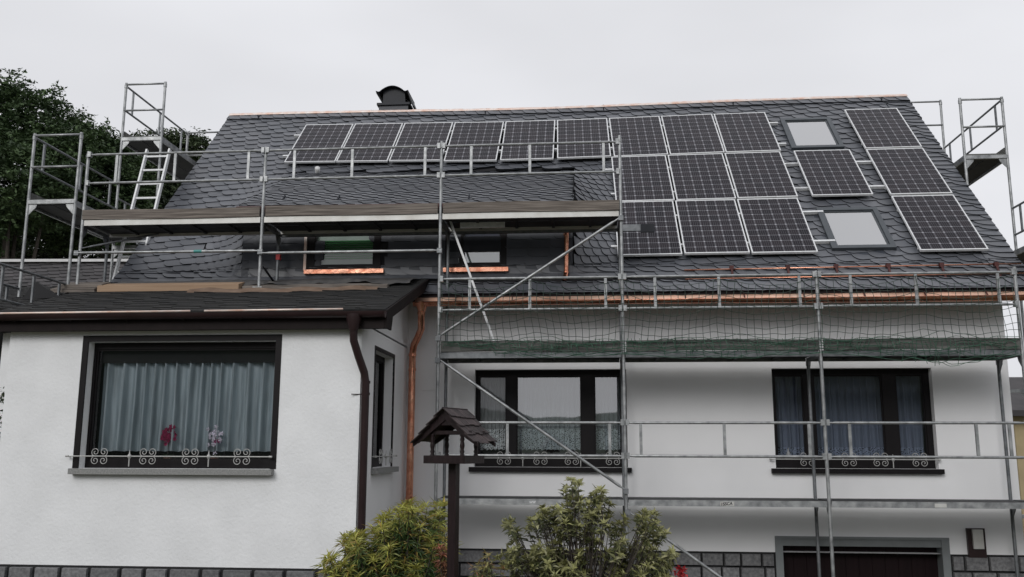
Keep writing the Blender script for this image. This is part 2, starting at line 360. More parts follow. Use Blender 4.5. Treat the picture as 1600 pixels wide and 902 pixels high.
# --- main walls -------------------------------------------------------------
def wall_holes(mb, P, u0, u1, z0, z1, holes, depth):
    us = sorted({u0, u1, *[h[0] for h in holes], *[h[1] for h in holes]}); zs = sorted({z0, z1, *[h[2] for h in holes], *[h[3] for h in holes]})
    for i in range(len(us)-1):
        for j in range(len(zs)-1):
            cu, cz = (us[i]+us[i+1])/2, (zs[j]+zs[j+1])/2
            if any(h[0] < cu < h[1] and h[2] < cz < h[3] for h in holes): continue
            mb.quad(P(us[i],zs[j],0), P(us[i+1],zs[j],0), P(us[i+1],zs[j+1],0), P(us[i],zs[j+1],0))
    for a, b, c, d in holes:
        mb.quad(P(a,c,0), P(a,d,0), P(a,d,depth), P(a,c,depth)); mb.quad(P(b,c,0), P(b,c,depth), P(b,d,depth), P(b,d,0))
        mb.quad(P(a,d,0), P(b,d,0), P(b,d,depth), P(a,d,depth)); mb.quad(P(a,c,0), P(a,c,depth), P(b,c,depth), P(b,c,0))
WY = 1.05
PF = lambda u, z, d: (u, WY+d, z)
W1 = (.39, 2.66, .45, 1.89); W2 = (4.78, 7.05, .45, 1.89); GR = (4.76, 7.06, -2.62, -.53)
w = MB(); wall_holes(w, PF, -5.1, 8.12, -.72, 3.05, [W1, W2, (GR[0], GR[1], -.72, GR[3])], .22)
for X in (-5.1, 8.12):   # gables
    w.add([(X,WY,-.72),(X,9.25,-.72),(X,9.25,3.3),(X,5.12,7.45),(X,WY,3.05)], [(0,1,2,3,4)])
w.quad((-5.1,9.25,-2.6),(8.12,9.25,-2.6),(8.12,9.25,3.3),(-5.1,9.25,3.3))
w.build('wall', 'plaster_smooth', HOUSE)
# soffit
MB().box(-.62, 8.45, .60, WY, 2.93, 2.955).build('soffit', 'brown', HOUSE)
# --- annex ------------------------------------------------------------------
AY = -1.75; AX0, AX1 = -5.16, -.65; ATOP = 2.22
PA = lambda u, z, d: (u, AY+d, z); PS = lambda u, z, d: (AX1-d, u, z)
WA = (-4.12, -1.72, .47, 2.02); WS = (-1.02, .10, .47, 1.98)
w = MB(); wall_holes(w, PA, AX0, AX1, -.67, ATOP+.02, [WA], .20)
w.build('annex_wall', 'plaster', HOUSE)
w = MB(); wall_holes(w, PS, AY, WY, -.67, ATOP+.02, [WS], .20)
w.quad((AX1,AY,ATOP),(AX1,WY,ATOP),(AX1,WY,3.18),(AX1,AY,2.30))
w.build('annex_side_wall', 'plaster_smooth', HOUSE); w = MB(); w.quad((AX0,AY,-.67),(AX0,WY,-.67),(AX0,WY,3.1),(AX0,AY,2.24)); w.build('annex_side_wall', 'plaster_smooth', HOUSE)
# --- plinth of granite blocks ----------------------------------------------
def blocks(mb, P, u0, u1, z0, z1, ch, lmin, lmax, gap=.026):
    z = z1; 
    while z > z0:
        hh = ch*random.uniform(.92, 1.08); u = u0-random.uniform(0, lmin)
        while u < u1:
            l = random.uniform(lmin, lmax); a = max(u, u0)+gap/2; b = min(u+l, u1)-gap/2
            if b-a > .04:
                d = -.035-random.uniform(0, .02); i = .006
                q = lambda: random.uniform(-.006, .006)
                f = [P(a+i,z-hh+gap/2+i,d+q()), P(b-i,z-hh+gap/2+i,d+q()), P(b-i,z-gap/2-i,d+q()), P(a+i,z-gap/2-i,d+q())]
                k = [P(a+q()/2,z-hh+gap/2,0), P(b+q()/2,z-hh+gap/2,0), P(b,z-gap/2,0), P(a,z-gap/2,0)]
                mb.add(f+k, [(0,1,2,3),(4,5,1,0),(5,6,2,1),(6,7,3,2),(7,4,0,3)])
            u += l
        z -= hh
pb = MB(); blocks(pb, PF, -.65, GR[0]-.06, -1.9, -.735, .20, .24, .44); pb.build('plinth', 'stone', HOUSE); pb = MB(); blocks(pb, PF, GR[1]+.06, 8.12, -1.9, -.735, .20, .22, .40)
pa = MB(); blocks(pa, PA, AX0, AX1, -1.9, -.675, .42, .25, .42, .045); blocks(pa, PS, AY, WY, -1.9, -.675, .3, .25, .4, .04); pa.build('annex_plinth', 'stone', HOUSE)
PLN = pb.build('plinth', 'stone', HOUSE, label='rough grey granite block plinth with dark joints')
mo = MB(); mo.quad(PF(-.65,-2.7,.001),PF(GR[0],-2.7,.001),PF(GR[0],-.72,.001),PF(-.65,-.72,.001)); mo.quad(PF(GR[1],-2.7,.001),PF(8.12,-2.7,.001),PF(8.12,-.72,.001),PF(GR[1],-.72,.001))
mo.quad(PA(AX0,-2.7,.001),PA(AX1,-2.7,.001),PA(AX1,-.67,.001),PA(AX0,-.67,.001)); mo.quad(PS(AY,-2.7,.001),PS(WY,-2.7,.001),PS(WY,-.67,.001),PS(AY,-.67,.001))
for X in (-5.1, 8.12): mo.quad((X,WY,-2.7),(X,9.25,-2.7),(X,9.25,-.72),(X,WY,-.72))
mo.build('mortar_bed', 'mortar', PLN)
gw = MB(); blocks(gw, lambda u, z, d: (u, AY-.3+d, z), -6.6, -5.30, -1.9, atY(5, 834, AY-.3)[2], .30, .3, .5, .03); gw.box(-6.6, -5.30, AY-.299, AY+.1, -2.6, atY(5, 834, AY-.3)[2]-.02)
tag(gw.build('garden_wall', 'stone'), 'low granite block wall at the far left of the annex', 'wall')
# --- windows ----------------------------------------------------------------
def scrolls(mb, P, uc, z, s=1.0, d=-.05):
    for sx in (-1, 1):
        for sz in (-1, 1):
            pts = []
            for k in range(26):
                q = k/25; th = math.radians(-125+q*560); r = (.050*(1-q)**.8+.006)*s
                pts.append(P(uc+sx*(.052*s+r*math.cos(th)), z+sz*(.050*s+r*math.sin(th)), d))
            mb.tube(pts, .0048, 5)
def railing(P, u0, u1, z, parent, motifs, balls, d=-.06):
    m = MB(); m.tube([P(u0-.06, z, d), P(u1+.04, z, d)], .008, 6); 
    for e in (u0-.06, u1+.04): m.tube([P(e, z, d), P(e, z, .0)], .007, 6); m.tube([P(e-.018, z, d), P(e+.018, z, d)], [.014, .014], 6)
    for c in motifs: scrolls(m, P, c, z, 1.0, d)
    for c in balls:
        m.tube([P(c, z+.075, d), P(c, z+.03, d), P(c, z+.02, d), P(c, z, d), P(c, z-.02, d), P(c, z-.03, d), P(c, z-.12, d)], [.003, .008, .018, .026, .018, .008, .007], 8)
    o = m.build('scroll_railing', 'white_metal', parent); autosmooth(o)
def curtain(P, u0, u1, z0, z1, d, material, parent, amp=.02, n=60, scallop=.0, seed=0):
    r = random.Random(seed); m = MB(); nu = n*6; ph = [r.uniform(0, 6.3) for _ in range(4)]
    uv = []
    for j, fz in enumerate((0, .03, .5, 1)):
        for i in range(nu+1):
            q = i/nu; u = u0+(u1-u0)*q; a = q*n*.5*2*math.pi+1.3*math.sin(q*17+ph[0])+1.1*math.sin(q*7+ph[1])
            spread = 1-.45*fz*0
            dd = d+amp*(math.sin(a)+.45*math.sin(2*a+ph[2]))*(1-.3*fz)
            z = z0+(z1-z0)*fz+(scallop*abs(math.sin(a*.5)) if fz < .01 else 0)
            m.v.append(P(u+.006*math.sin(q*31+fz*3), z, dd)); uv.append((u-u0, z-z0))
    for j in range(3):
        for i in range(nu): m.f.append((j*(nu+1)+i, j*(nu+1)+i+1, (j+1)*(nu+1)+i+1, (j+1)*(nu+1)+i))
    m.uv = uv; return m.build('curtain', material, parent, smooth=True)
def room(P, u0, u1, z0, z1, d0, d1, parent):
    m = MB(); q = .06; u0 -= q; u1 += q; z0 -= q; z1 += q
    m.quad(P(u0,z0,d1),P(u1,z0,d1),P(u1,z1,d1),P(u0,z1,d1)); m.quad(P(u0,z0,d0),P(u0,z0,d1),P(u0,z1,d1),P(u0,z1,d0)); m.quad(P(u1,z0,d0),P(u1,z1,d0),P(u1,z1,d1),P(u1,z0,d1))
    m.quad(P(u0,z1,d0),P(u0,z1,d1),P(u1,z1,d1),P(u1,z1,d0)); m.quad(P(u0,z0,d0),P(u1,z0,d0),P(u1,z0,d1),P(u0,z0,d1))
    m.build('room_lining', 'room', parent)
def window(P, R, panes, dep, label, glass='glass', casing=0, tr=.07, sill=None, silld=.09, parent=HOUSE, zbot=.1, dimpane=-1):
    u0, u1, z0, z1 = R; m = MB(); fd = .07
    us = [u0]+[x for p in panes for x in (u0+p[0], u0+p[1])]+[u1]
    for i in range(0, len(us), 2): m.mbox(P, us[i], us[i+1], z0, z1, dep, dep+fd)
    for p in panes:
        m.mbox(P, u0+p[0], u0+p[1], z0, z0+zbot, dep+.001, dep+fd-.001); m.mbox(P, u0+p[0], u0+p[1], z1-tr, z1, dep+.001, dep+fd-.001)
        # inner sash profile
        a, b, c, d = u0+p[0], u0+p[1], z0+zbot, z1-tr
        for (q0,q1,q2,q3) in ((a,a+.02,c,d),(b-.02,b,c,d),(a+.02,b-.02,c,c+.02),(a+.02,b-.02,d-.02,d)): m.mbox(P, q0,q1,q2,q3, dep+.018, dep+.05)
    wd = m.build('window', 'darkframe', parent, label=label)
    if casing:
        m = MB(); c = casing
        for (a,b,cc,d) in ((u0-c,u0,z0,z1+c),(u1,u1+c,z0,z1+c),(u0,u1,z1,z1+c)): m.mbox(P, a,b,cc,d, -.006, .012)
        m.build('casing', 'darkframe', wd)
    g = MB(); g2 = MB()
    for i_, p in enumerate(panes):
        if i_ == dimpane: g, g2 = g2, g
        a, b, c, d = u0+p[0]+.02, u0+p[1]-.02, z0+zbot+.02, z1-tr-.02
        g.quad(P(a,c,dep+.035), P(b,c,dep+.035), P(b,d,dep+.035), P(a,d,dep+.035))
        if i_ == dimpane: g, g2 = g2, g
    g.build('pane', glass, wd)
    if g2.v: g2.build('pane', 'glass_dim', wd)
    if sill: MB().mbox(P, u0-.07, u1+.05, z0-.07, z0-.002, -silld, dep+.02).build('sill', sill, wd)
    return wd
M_['curtA'] = sheermat('grey_blue_sheer_cloth', (.48, .56, .60), .84)
M_['curtB'] = sheermat('white_lace_cloth', (.90, .94, .95), .50, (.0, .32))
M_['curtC'] = sheermat('bluish_lace_cloth', (.28, .33, .44), .66, (.0, .16))
wa = window(PA, WA, [(.035, 2.365)], .14, 'wide window of the annex with dark casing and net curtain', 'glass_dim', casing=.075, tr=.08, sill='sill', silld=.10, zbot=.10)
curtain(PA, WA[0]+.05, WA[1]-.08, WA[2]+.20, WA[3]-.17, .30, 'curtA', wa, .060, 30, .012, 3)
MB().mbox(PA, WA[0]+.02, WA[1]-.02, WA[3]-.25, WA[3]+.02, .24, .26).build('blind_box', 'mortar', wa)
room(PA, *WA, .213, 1.3, wa)
railing(PA, WA[0]-.06, WA[1]-.02, WA[2]+.145, wa, [-3.83, -3.22, -2.69, -2.05], [-3.45, -2.46], -.06)
ws = window(PS, WS, [(.06, .52), (.58, 1.06)], .13, 'narrow side window of the annex seen edge on', 'glass_dim', casing=.05, sill='sill', silld=.10)
room(PS, *WS, .201, .9, ws)
railing(PS, WS[0], WS[1], WS[2]+.145, ws, [-.8, -.2], [-.5], -.06)
PN = [(.05, .47), (.62, 1.60), (1.79, 2.19)]
w1 = window(PF, W1, PN, .12, 'three part window left of the middle scaffold post, reflecting the sky', 'glass', casing=0, tr=.09, sill='darkframe', silld=.07, zbot=.12, dimpane=0)
curtain(PF, W1[0]+.05, W1[1]-.05, W1[2]+.24, W1[3]-.05, .34, 'curtB', w1, .022, 60, .02, 5)
room(PF, *W1, .223, 1.6, w1)
railing(PF, W1[0]+.02, W1[1]-.08, W1[2]+.13, w1, [.84, 1.38, 1.84, 2.44], [1.12, 1.97], -.05)
w2 = window(PF, W2, PN, .12, 'three part window behind the right scaffold posts, above the garage', 'glass_dim', casing=0, tr=.09, sill='darkframe', silld=.07, zbot=.12)
curtain(PF, W2[0]+.05, W2[1]-.05, W2[2]+.14, W2[3]-.05, .34, 'curtC', w2, .045, 36, .012, 9)
room(PF, *W2, .223, 1.6, w2)
railing(PF, W2[0]-.02, W2[1]-.04, W2[2]+.13, w2, [5.22, 5.80, 6.24, 6.78], [5.5, 6.41], -.05)
# --- garage, wall light -------------------------------------------------------
gd = MB(); 
for k in range(12): gd.box(GR[0]+.06+k*.1825, GR[0]+.06+k*.1825+.178, WY+.19, WY+.22, -2.62, GR[3]-.1)
gd = gd.build('garage_door', 'garage', HOUSE)
f = MB(); f.mbox(PF, GR[0]-.045, GR[0]+.06, -2.62, GR[3], -.02, .2); f.mbox(PF, GR[1]-.06, GR[1]+.045, -2.62, GR[3], -.02, .2); f.mbox(PF, GR[0]-.045, GR[1]+.045, GR[3]-.0, GR[3]+.035, -.025, .2); f.mbox(PF, GR[0]+.06, GR[1]-.06, GR[3]-.10, GR[3], .0, .2)
f.build('door_frame', 'greypaint', gd)
wl = MB().mbox(PF, 7.345, 7.585, -.755, -.36, -.05, -.004).build('wall_light', 'browncap', HOUSE)
MB().mbox(PF, 7.405, 7.545, -.635, -.375, -.085, -.05).build('light_cover', 'alu_edge', wl)
MB().mbox(PF, -.42, -.20, 1.58, 1.80, -.012, -.0).build('meter_hatch', 'plaster_smooth', HOUSE)

# --- main roof ----------------------------------------------------------------
rb = MB(); nX = 120; nT = 70; gx = np.linspace(XL, XR, nX+1); gt = np.linspace(TR, TE, nT+1)
for t in gt:
    for X in gx: rb.v.append(tuple(RP(X, t, -.012)))
def cut(X, t):
    z = RPs(X, t)[2]; return DX0 < X < DX1 and z < 5.85 and Yd(z) < Ym(z)-.02
for j in range(nT):
    for i in range(nX):
        if cut((gx[i]+gx[i+1])/2, (gt[j]+gt[j+1])/2) and not (gt[j] > TK+.05): rb.f.append((j*(nX+1)+i, j*(nX+1)+i+1, (j+1)*(nX+1)+i+1, (j+1)*(nX+1)+i)) if False else None
        else: rb.f.append((j*(nX+1)+i, j*(nX+1)+i+1, (j+1)*(nX+1)+i+1, (j+1)*(nX+1)+i))
rb.f = [f for f in rb.f if f]
ridge = RPs(1, TR)
sl = MB()
inPan = lambda X, t: (-3.3 < X < 2.45 and .15 < t < 1.5) or (2.65 < X < 5.55 and .15 < t < 4.7) or (7.2 < X < 8.0 and .15 < t < 4.7) or (5.95 < X < 6.7 and (.3 < t < 1.3 or 3.6 < t < 4.6))
def cheek(X, t):
    z = RPs(X, t)[2]; return (DX1 < X < DX1+CW or DX0-CW < X < DX0) and z < 5.9 and Yd(z) < Ym(z)
slates(sl, RP, XL, 8.06, TR+.1, TK+.12, .25, .200, 11, skip=lambda X, t: inPan(X, t) or cut(X, t) or cheek(X, t))
for a, b in ((DX1+.003, DX1+CW+.12), (DX0-CW-.12, DX0-.003)): slates(sl, RPc, a, b, 1.2, TK+.12, .14, .200, 8, skip=lambda X, t: not cheek(X-.0, t))
slates(sl, RP, 8.02, XR, TR+.1, TK+.3, .42, .150, 4, th=.023)
slates(sl, RP, XL, XR, TK+.05, TK+.42, .30, .20, 0, shape='round')
slates(sl, RP, XL, XR, TE-.32, TE+.02, .235, .24, 0, shape='round', th=.022)
slates(sl, lambda X, t, h: RP(X, t, h+.022), XL, XR, TR+.0, TR+.24, .24, .24, 0, th=.02)
ROOF = sl.build('roof', 'slate', HOUSE, label='steep roof of overlapping blue grey slates with rounded corners')
rb.build('roof_underlay', 'under', ROOF)
# rear slope, verge boards
bk = MB(); bk.quad((XL,5.16,7.60),(XR,5.16,7.60),(XR,9.6,3.0),(XL,9.6,3.0)); bk.build('rear_slope', 'slate', ROOF)
for X, s in ((XL, 1), (XR, -1)):
    vg = MB()
    for k in range(24):
        a = TR+(TE-TR)*k/24; b = TR+(TE-TR)*(k+1)/24; p, q = RP(X, a, -.014), RP(X, b, -.014)
        vg.quad(p, q, q-np.array([0,0,.16]), p-np.array([0,0,.16])); 
        vg.quad(p-np.array([0,0,.16]), q-np.array([0,0,.16]), q+np.array([s*.35,0,-.16]), p+np.array([s*.35,0,-.16]))
    vg.build('verge_board', 'slate_dark', ROOF)
rc = MB(); pts = [RP(X, TR-.01, .05) for X in np.linspace(XL, XR, 40)]
for a, b in zip(pts[:-1], pts[1:]):
    f0 = np.array([0,-.055,-.035]); f1 = np.array([0,.10,-.07]); up = np.array([0,.02,.018+random.uniform(-.004,.006)])
    rc.quad(a+f0, b+f0, b+up, a+up); rc.quad(a+up, b+up, b+f1, a+f1); rc.quad(a+f0+np.array([0,.001,-.02]), b+f0+np.array([0,.001,-.02]), b+f0, a+f0)
rc.build('ridge_strip', 'strip', ROOF, label='pale copper strip along the ridge')
for x in (-4.74, -2.37, .06, 2.47, 5.06, 7.96):
    hk = MB(); p = RP(x, -.62, .03); hk.beam(p+[0,.12,.13], p+[0,-.06,-.05], .028, .016, (1,0,0)); hk.beam(p+[0,-.06,-.05], p+[0,-.10,.0], .028, .016, (1,0,0)); hk.build('roof_hook', 'black', ROOF)
vt = MB(); p = RP(-2.89, 1.87, .0); vt.tube([p, p+[0,-.02,.06], p+[0.02,-.10,.09]], [.045,.045,.05], 12); o = vt.build('vent_pipe', 'white_plastic', ROOF, smooth=True)
ch = MB().box(-2.28, -1.65, 5.45, 6.1, 7.0, 7.90).build('chimney', 'slate_dark', HOUSE, label='slate clad chimney with black curved cowl')
cc = MB(); cc.box(-2.37, -1.66, 5.41, 6.14, 8.02, 8.07)
prof = []
for k in range(25):
    q = k/24; x = -2.40+q*.70; a = abs(q-.5)*2
    z = 8.30+(.135*math.cos(min(1, a/.78)*math.pi/2)**.8 if a < .78 else .0)+ (.0 if a < .78 else (a-.78)*.12)
    prof.append((x, z))
for (x0,z0),(x1,z1) in zip(prof[:-1], prof[1:]):
    cc.prism([(x0,5.40,z0),(x1,5.40,z1),(x1,6.15,z1),(x0,6.15,z0)], (0,0,.012))
body = [(x, 5.50, z-.004) for x, z in prof if -2.27 < x < -1.76]; 
cc.prism([(-2.26,5.50,8.07),(-1.77,5.50,8.07)]+body[::-1], (0,.012,0)); cc.prism([(-2.26,6.05,8.07),(-1.77,6.05,8.07)]+[(x,6.05,z) for x,_,z in body[::-1]], (0,.012,0))
cc.prism([(-2.40,5.42,8.305),(-2.385,5.42,8.305),(-2.24,5.5,8.07),(-2.26,5.5,8.07)], (0,.65,0))
cc.prism([(-1.70,5.42,8.31),(-1.715,5.42,8.31),(-1.60,5.42,7.97),(-1.56,5.42,7.97)], (0,.7,0))
cc.v = [(x+.05, y, z-.12) for x, y, z in cc.v]; cc.build('chimney_cowl', 'black', ch)

# --- dormer -------------------------------------------------------------------
zb = 3.08
dw = MB(); DW1 = (-2.26, -1.09, 3.44, 4.14); DW2 = (-.08, .87, 3.44, 4.14)
PD = lambda u, z, d: (u, 1.0+d, z)
slw = MB()
def DF(x, t, h): return np.array([x, 1.0-h, 4.42-t])
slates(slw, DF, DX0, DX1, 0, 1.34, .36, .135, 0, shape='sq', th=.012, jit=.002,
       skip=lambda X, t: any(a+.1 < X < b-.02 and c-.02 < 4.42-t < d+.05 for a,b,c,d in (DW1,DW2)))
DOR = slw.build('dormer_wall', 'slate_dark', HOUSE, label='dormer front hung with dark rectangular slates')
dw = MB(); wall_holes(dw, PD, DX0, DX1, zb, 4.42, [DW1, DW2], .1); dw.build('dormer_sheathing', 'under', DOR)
d1 = window(PD, DW1, [(.12, 1.06)], -.03, 'dormer window with green slatted blind', 'glass_dim', tr=.06, zbot=.07, parent=HOUSE)
MB().mbox(PD, DW1[0]-.02, DW1[1]+.06, DW1[2]-.065, DW1[2]-.0, -.09, -.02).build('sill', 'copper_dull', d1)
MB().mbox(PD, DW1[0]-.045, DW1[0]-.005, DW1[2], DW1[3]+.1, -.05, -.02).build('flashing_strip', 'strip', d1)
bl = MB()
for k in range(9): bl.mbox(PD, DW1[0]+.14, DW1[1]-.13, DW1[2]+.19+k*.034, DW1[2]+.208+k*.034, .035, .065)
bl.build('blind', 'green_blind', d1)
M_['pale'] = mat('pale_green_cloth', (.62, .70, .64), .9, var=.1, scale=3)
MB().mbox(PD, DW1[0]+.10, DW1[1]-.1, DW1[2]+.0, DW1[3]+.0, .07, .075).build('curtain', 'pale', d1)
d2 = window(PD, DW2, [(.03, .24), (.28, .86)], -.03, 'dormer window behind the leaning aluminium rail', 'glass', tr=.06, zbot=.07, parent=HOUSE)
MB().mbox(PD, DW2[0]-.02, DW2[1]+.03, DW2[2]-.065, DW2[2]-.0, -.09, -.02).build('sill', 'copper_dull', d2)
MB().mbox(PD, DW2[0]+.05, DW2[1]-.05, DW2[2]+.26, DW2[2]+.50, -.022, .0).build('middle_rail', 'black', d2)
m = MB().mbox(PD, DW2[0]+.03, DW2[1]-.03, DW2[2]+.05, DW2[2]+.25, .03, .035).build('curtain', 'pale', d2)
M_['sky_reflection'] = mat('lilac_sky_reflection', (.40, .38, .44), .9, var=.05)
MB().mbox(PD, DW2[0]+.03, DW2[1]-.03, DW2[2]+.50, DW2[3], .04, .045).build('blind', 'sky_reflection', d2)  # sheet behind the upper pane, coloured as the sky mirrored in its glass
for wdw, R in ((d1, DW1), (d2, DW2)): room(PD, *R, .2, 1.0, wdw)
# dormer roof
def DR(x, t, h):
    z = 4.43+t*0; s = math.radians(27); L0 = 3.05
    q = L0-t  # distance up from the eave
    b = bow(x)*.6
    p = np.array([x, .74+q*math.cos(s), 4.41-b+q*math.sin(s)]); return p+np.array([0,-math.sin(s),math.cos(s)])*h
dr = MB(); slates(dr, DR, DX0-.0, DX1+.02, .0, 3.05, .26, .128, 3, th=.014, skip=None)
DRO = dr.build('dormer_roof', 'slate', HOUSE, label='low pitched dormer roof of close laid slates')
u = MB(); u.quad(DR(DX0,0,-.01),DR(DX1,0,-.01),DR(DX1,3.05,-.01),DR(DX0,3.05,-.01)); u.box(DX0, DX1, .76, 1.0, 4.30, 4.39); u.build('dormer_eave_board', 'under', DRO)
for x in (-2.75, -1.85, .25): 
    p = DR(x, 2.55, .0); MB().beam(p+[0,.05,.09], p+[0,-.04,-.0], .03, .02, (1,0,0)).build('roof_hook', 'black', DRO)
dg = MB(); dg.tube([(DX0-.02,.70,4.36),(DX1+.06,.70,4.34)], .055, 10); o = dg.build('dormer_gutter', 'copper_dark', HOUSE, smooth=True)
dp = MB(); dp.tube([(1.72,.72,4.30),(1.73,.78,4.18),(1.79,.90,4.05),(1.79,.93,3.95),(1.78,.93,3.32)], .036, 12)
for z in (3.95, 3.36): dp.tube([(1.78,.93,z),(1.78,.93,z-.03)], .042, 12)
dp.tube([(1.78,.93,3.34),(1.76,.85,3.20)], .036, 12); dp.box(1.72, 2.28, .80, .86, 3.235, 3.245)
autosmooth(dp.build('dormer_downpipe', 'copper_dull', HOUSE, label='short copper downpipe at the right end of the dormer'))

# --- eaves copper ---------------------------------------------------------------
gu = MB(); GY, GZ, GRr = .475, 2.835, .055; n = 9; xs_ = list(np.linspace(-.46, 8.46, 40))
for X in xs_:
    for k in range(n):
        a = math.radians(-185+k*190/(n-1)); gu.v.append((X, GY+GRr*math.cos(a), GZ+.006*math.sin(X*.7)+GRr*math.sin(a)*1.1))
for i in range(len(xs_)-1):
    for k in range(n-1): gu.f.append((i*n+k, (i+1)*n+k, (i+1)*n+k+1, i*n+k+1))
gu.tube([(-.46,GY-GRr-.004,GZ-.005),(8.46,GY-GRr-.004,GZ+.003)], .010, 8)
gu.f.append(tuple(range(n))); gu.f.append(tuple((len(xs_)-1)*n+k for k in range(n)))
gut = gu.build('gutter', 'copper_dull', HOUSE, smooth=True, label='new copper gutter along the eaves')
ap = MB(); xa_ = list(np.linspace(-.46, 8.46, 60))
for X in xa_:
    w_ = .004*math.sin(X*5)+.003*math.sin(X*13); ap.v += [(X, .70, 3.005), (X, .655, 2.985), (X, .60+w_, 2.915), (X, .545, 2.845), (X, .53, 2.82)]
for i in range(len(xa_)-1):
    for k in range(4): ap.f.append((i*5+k+1, (i+1)*5+k+1, (i+1)*5+k, i*5+k))
apo = ap.build('eaves_apron', 'copper', HOUSE, label='shiny new copper apron sheet along the eaves')
for x in np.arange(.15, 8.4, .84): MB().beam((x,.60,2.935), (x+.005,.53,2.84), .022, .012, (1,0,0)).build('gutter_bracket', 'copper_dark', gut)
dp = MB(); dp.tube([(-.34,.50,2.84),(-.34,.50,2.70)], [.10,.055], 16)
pth = [(-.34,.50,2.76),(-.35,.53,2.60),(-.37,.66,2.47),(-.44,.78,2.36),(-.52,.88,2.25),(-.545,.92,2.13),(-.545,.92,1.9),(-.545,.92,-2.3)]
dp.tube(pth, .052, 16)
for z in (2.12, 1.9, .02): dp.tube([(-.545,.92,z),(-.545,.92,z-.035)], .060, 16)
dp.tube([(-.345,.51,2.70),(-.347,.515,2.66)], .06, 16)
dp.beam((-.545,.92,.0), (-.545,1.05,.0), .02, .02)
autosmooth(dp.build('downpipe', 'copper_dull', HOUSE, label='new copper downpipe in the corner between annex and main wall'))
# snow guard: two copper rails on brackets
sg = MB(); 
for y, z in ((.97,3.375),(.87,3.215)): sg.tube([(3.55,y,z-.01),(8.40,y,z+.02)], .011, 8)
sgo = sg.build('snow_guard', 'copper_dull', HOUSE, smooth=True, label='copper snow guard of two rails above the eaves')
for x in (4.25, 5.07, 5.77, 6.52, 7.28, 8.05):
    b = MB(); b.beam((x,.985,3.42), (x,.85,3.17), .022, .03, (1,0,0)); b.beam((x,.83,3.13), (x,1.02,3.33), .025, .01, (1,0,0)); b.box(x-.03, x+.03, .94, 1.0, 3.36, 3.42); b.build('snow_guard_bracket', 'copper_dark', sgo)

# --- annex roof -----------------------------------------------------------------
RX0, RX1 = -5.32, -.34; GA = -1.93
def AR(x, t, h):
    q = 3.12-t; s = math.radians(17.6); p = np.array([x, GA+.04+q*math.cos(s), 2.36+q*math.sin(s)]); return p+np.array([0,-math.sin(s),math.cos(s)])*h
ar = MB(); slates(ar, AR, RX0, RX1, 0, 3.12, .62, .095, 0, shape='flat', th=.009, jit=.003)
ARO = ar.build('annex_roof', 'felt', HOUSE, label='low pitched annex roof of dark tar shingles')
u = MB(); 
u.prism([AR(RX0,0,-.01),AR(RX1,0,-.01),AR(RX1,3.12,-.01),AR(RX0,3.12,-.01)], (0,0,-.07)); u.build('roof_boarding', 'brown', ARO)
fa = MB(); fa.box(RX0, RX1-.001, GA+.03, GA+.06, 2.14, 2.34); fa.box(RX0, RX1, GA+.06, AY, 2.15, 2.17)
fa.prism([(RX1,GA+.04,2.36),(RX1,GA+.04,2.15),(RX1,-1.62,2.15),(RX1,-1.55,2.33),(RX1,1.0,3.14),(RX1,1.0,3.29)], (.025,0,0))
fa.prism([(RX0,GA+.04,2.36),(RX0,GA+.04,2.15),(RX0,-1.62,2.15),(RX0,-1.55,2.33),(RX0,1.0,3.14),(RX0,1.0,3.29)], (-.025,0,0))
fa.quad((AX1,GA+.3,2.335),(RX1,GA+.3,2.335),(RX1,1.0,3.16),(AX1,1.0,3.16))
fa.build('fascia', 'brown', ARO)
ga = MB(); xs_ = np.linspace(-6.4, RX1+.02, 20)
for X in xs_:
    for k in range(n):
        a = math.radians(-180+k*180/(n-1)); ga.v.append((X, GA-.03+.07*math.cos(a), 2.335+.075*math.sin(a)))
for i in range(len(xs_)-1):
    for k in range(n-1): ga.f.append((i*n+k, (i+1)*n+k, (i+1)*n+k+1, i*n+k+1))
ga.f.append(tuple((len(xs_)-1)*n+k for k in range(n)))
gao = ga.build('gutter', 'browncap', HOUSE, smooth=True, label='brown gutter along the annex eaves')
st = MB(); st.tube([(-6.3,GA-.10,2.342),(-2.71,GA-.10,2.352)], .0125, 8); st.tube([(-2.53,GA-.10,2.352),(-.82,GA-.10,2.358)], .0125, 8); st.build('gutter_bead', 'strip', gao, smooth=True)
for x in np.arange(-5.0, -.4, .72): MB().box(x, x+.025, GA-.03, GA+.05, 2.25, 2.262).build('gutter_bracket', 'brown', gao)
dp = MB(); dp.tube([(-.70,GA-.03,2.30),(-.70,GA-.03,2.24),(-.70,GA-.03,2.10)], [.095,.09,.05], 16); dp.tube([(-.70,GA-.03,2.14),(-.70,GA-.01,1.99),(-.655,AY-.10,1.80),(-.60,AY-.03,1.62),(-.585,AY+.0,1.5),(-.585,AY+.02,-2.4)], .048, 16)
for z in (1.52, 1.38): dp.tube([(-.585,AY+.01,z),(-.585,AY+.01,z-.03)], .054, 16)
dp.tube([(-.585,AY+.02,1.36),(-.75,AY-.03,1.36)], .006, 6)
autosmooth(dp.build('downpipe', 'browncap', HOUSE, label='dark brown downpipe at the annex corner'))
sr = MB(); SR = lambda x, t, h: AR(x, t, h-.07)
slates(sr, SR, -8.4, RX0-.03, 0, 2.3, .30, .10, 0, shape='flat', th=.012, jit=.003); 
sr.prism([SR(-8.4,0,-.01),SR(RX0-.03,0,-.01),SR(RX0-.03,2.3,-.01),SR(-8.4,2.3,-.01)], (0,0,-.05))
for X in (-8.3, -6.9): sr.box(X, X+.1, .4, .5, -2.6, 2.85)
sr.build('side_roof', 'felt', HOUSE, label='low lean-to roof left of the annex')

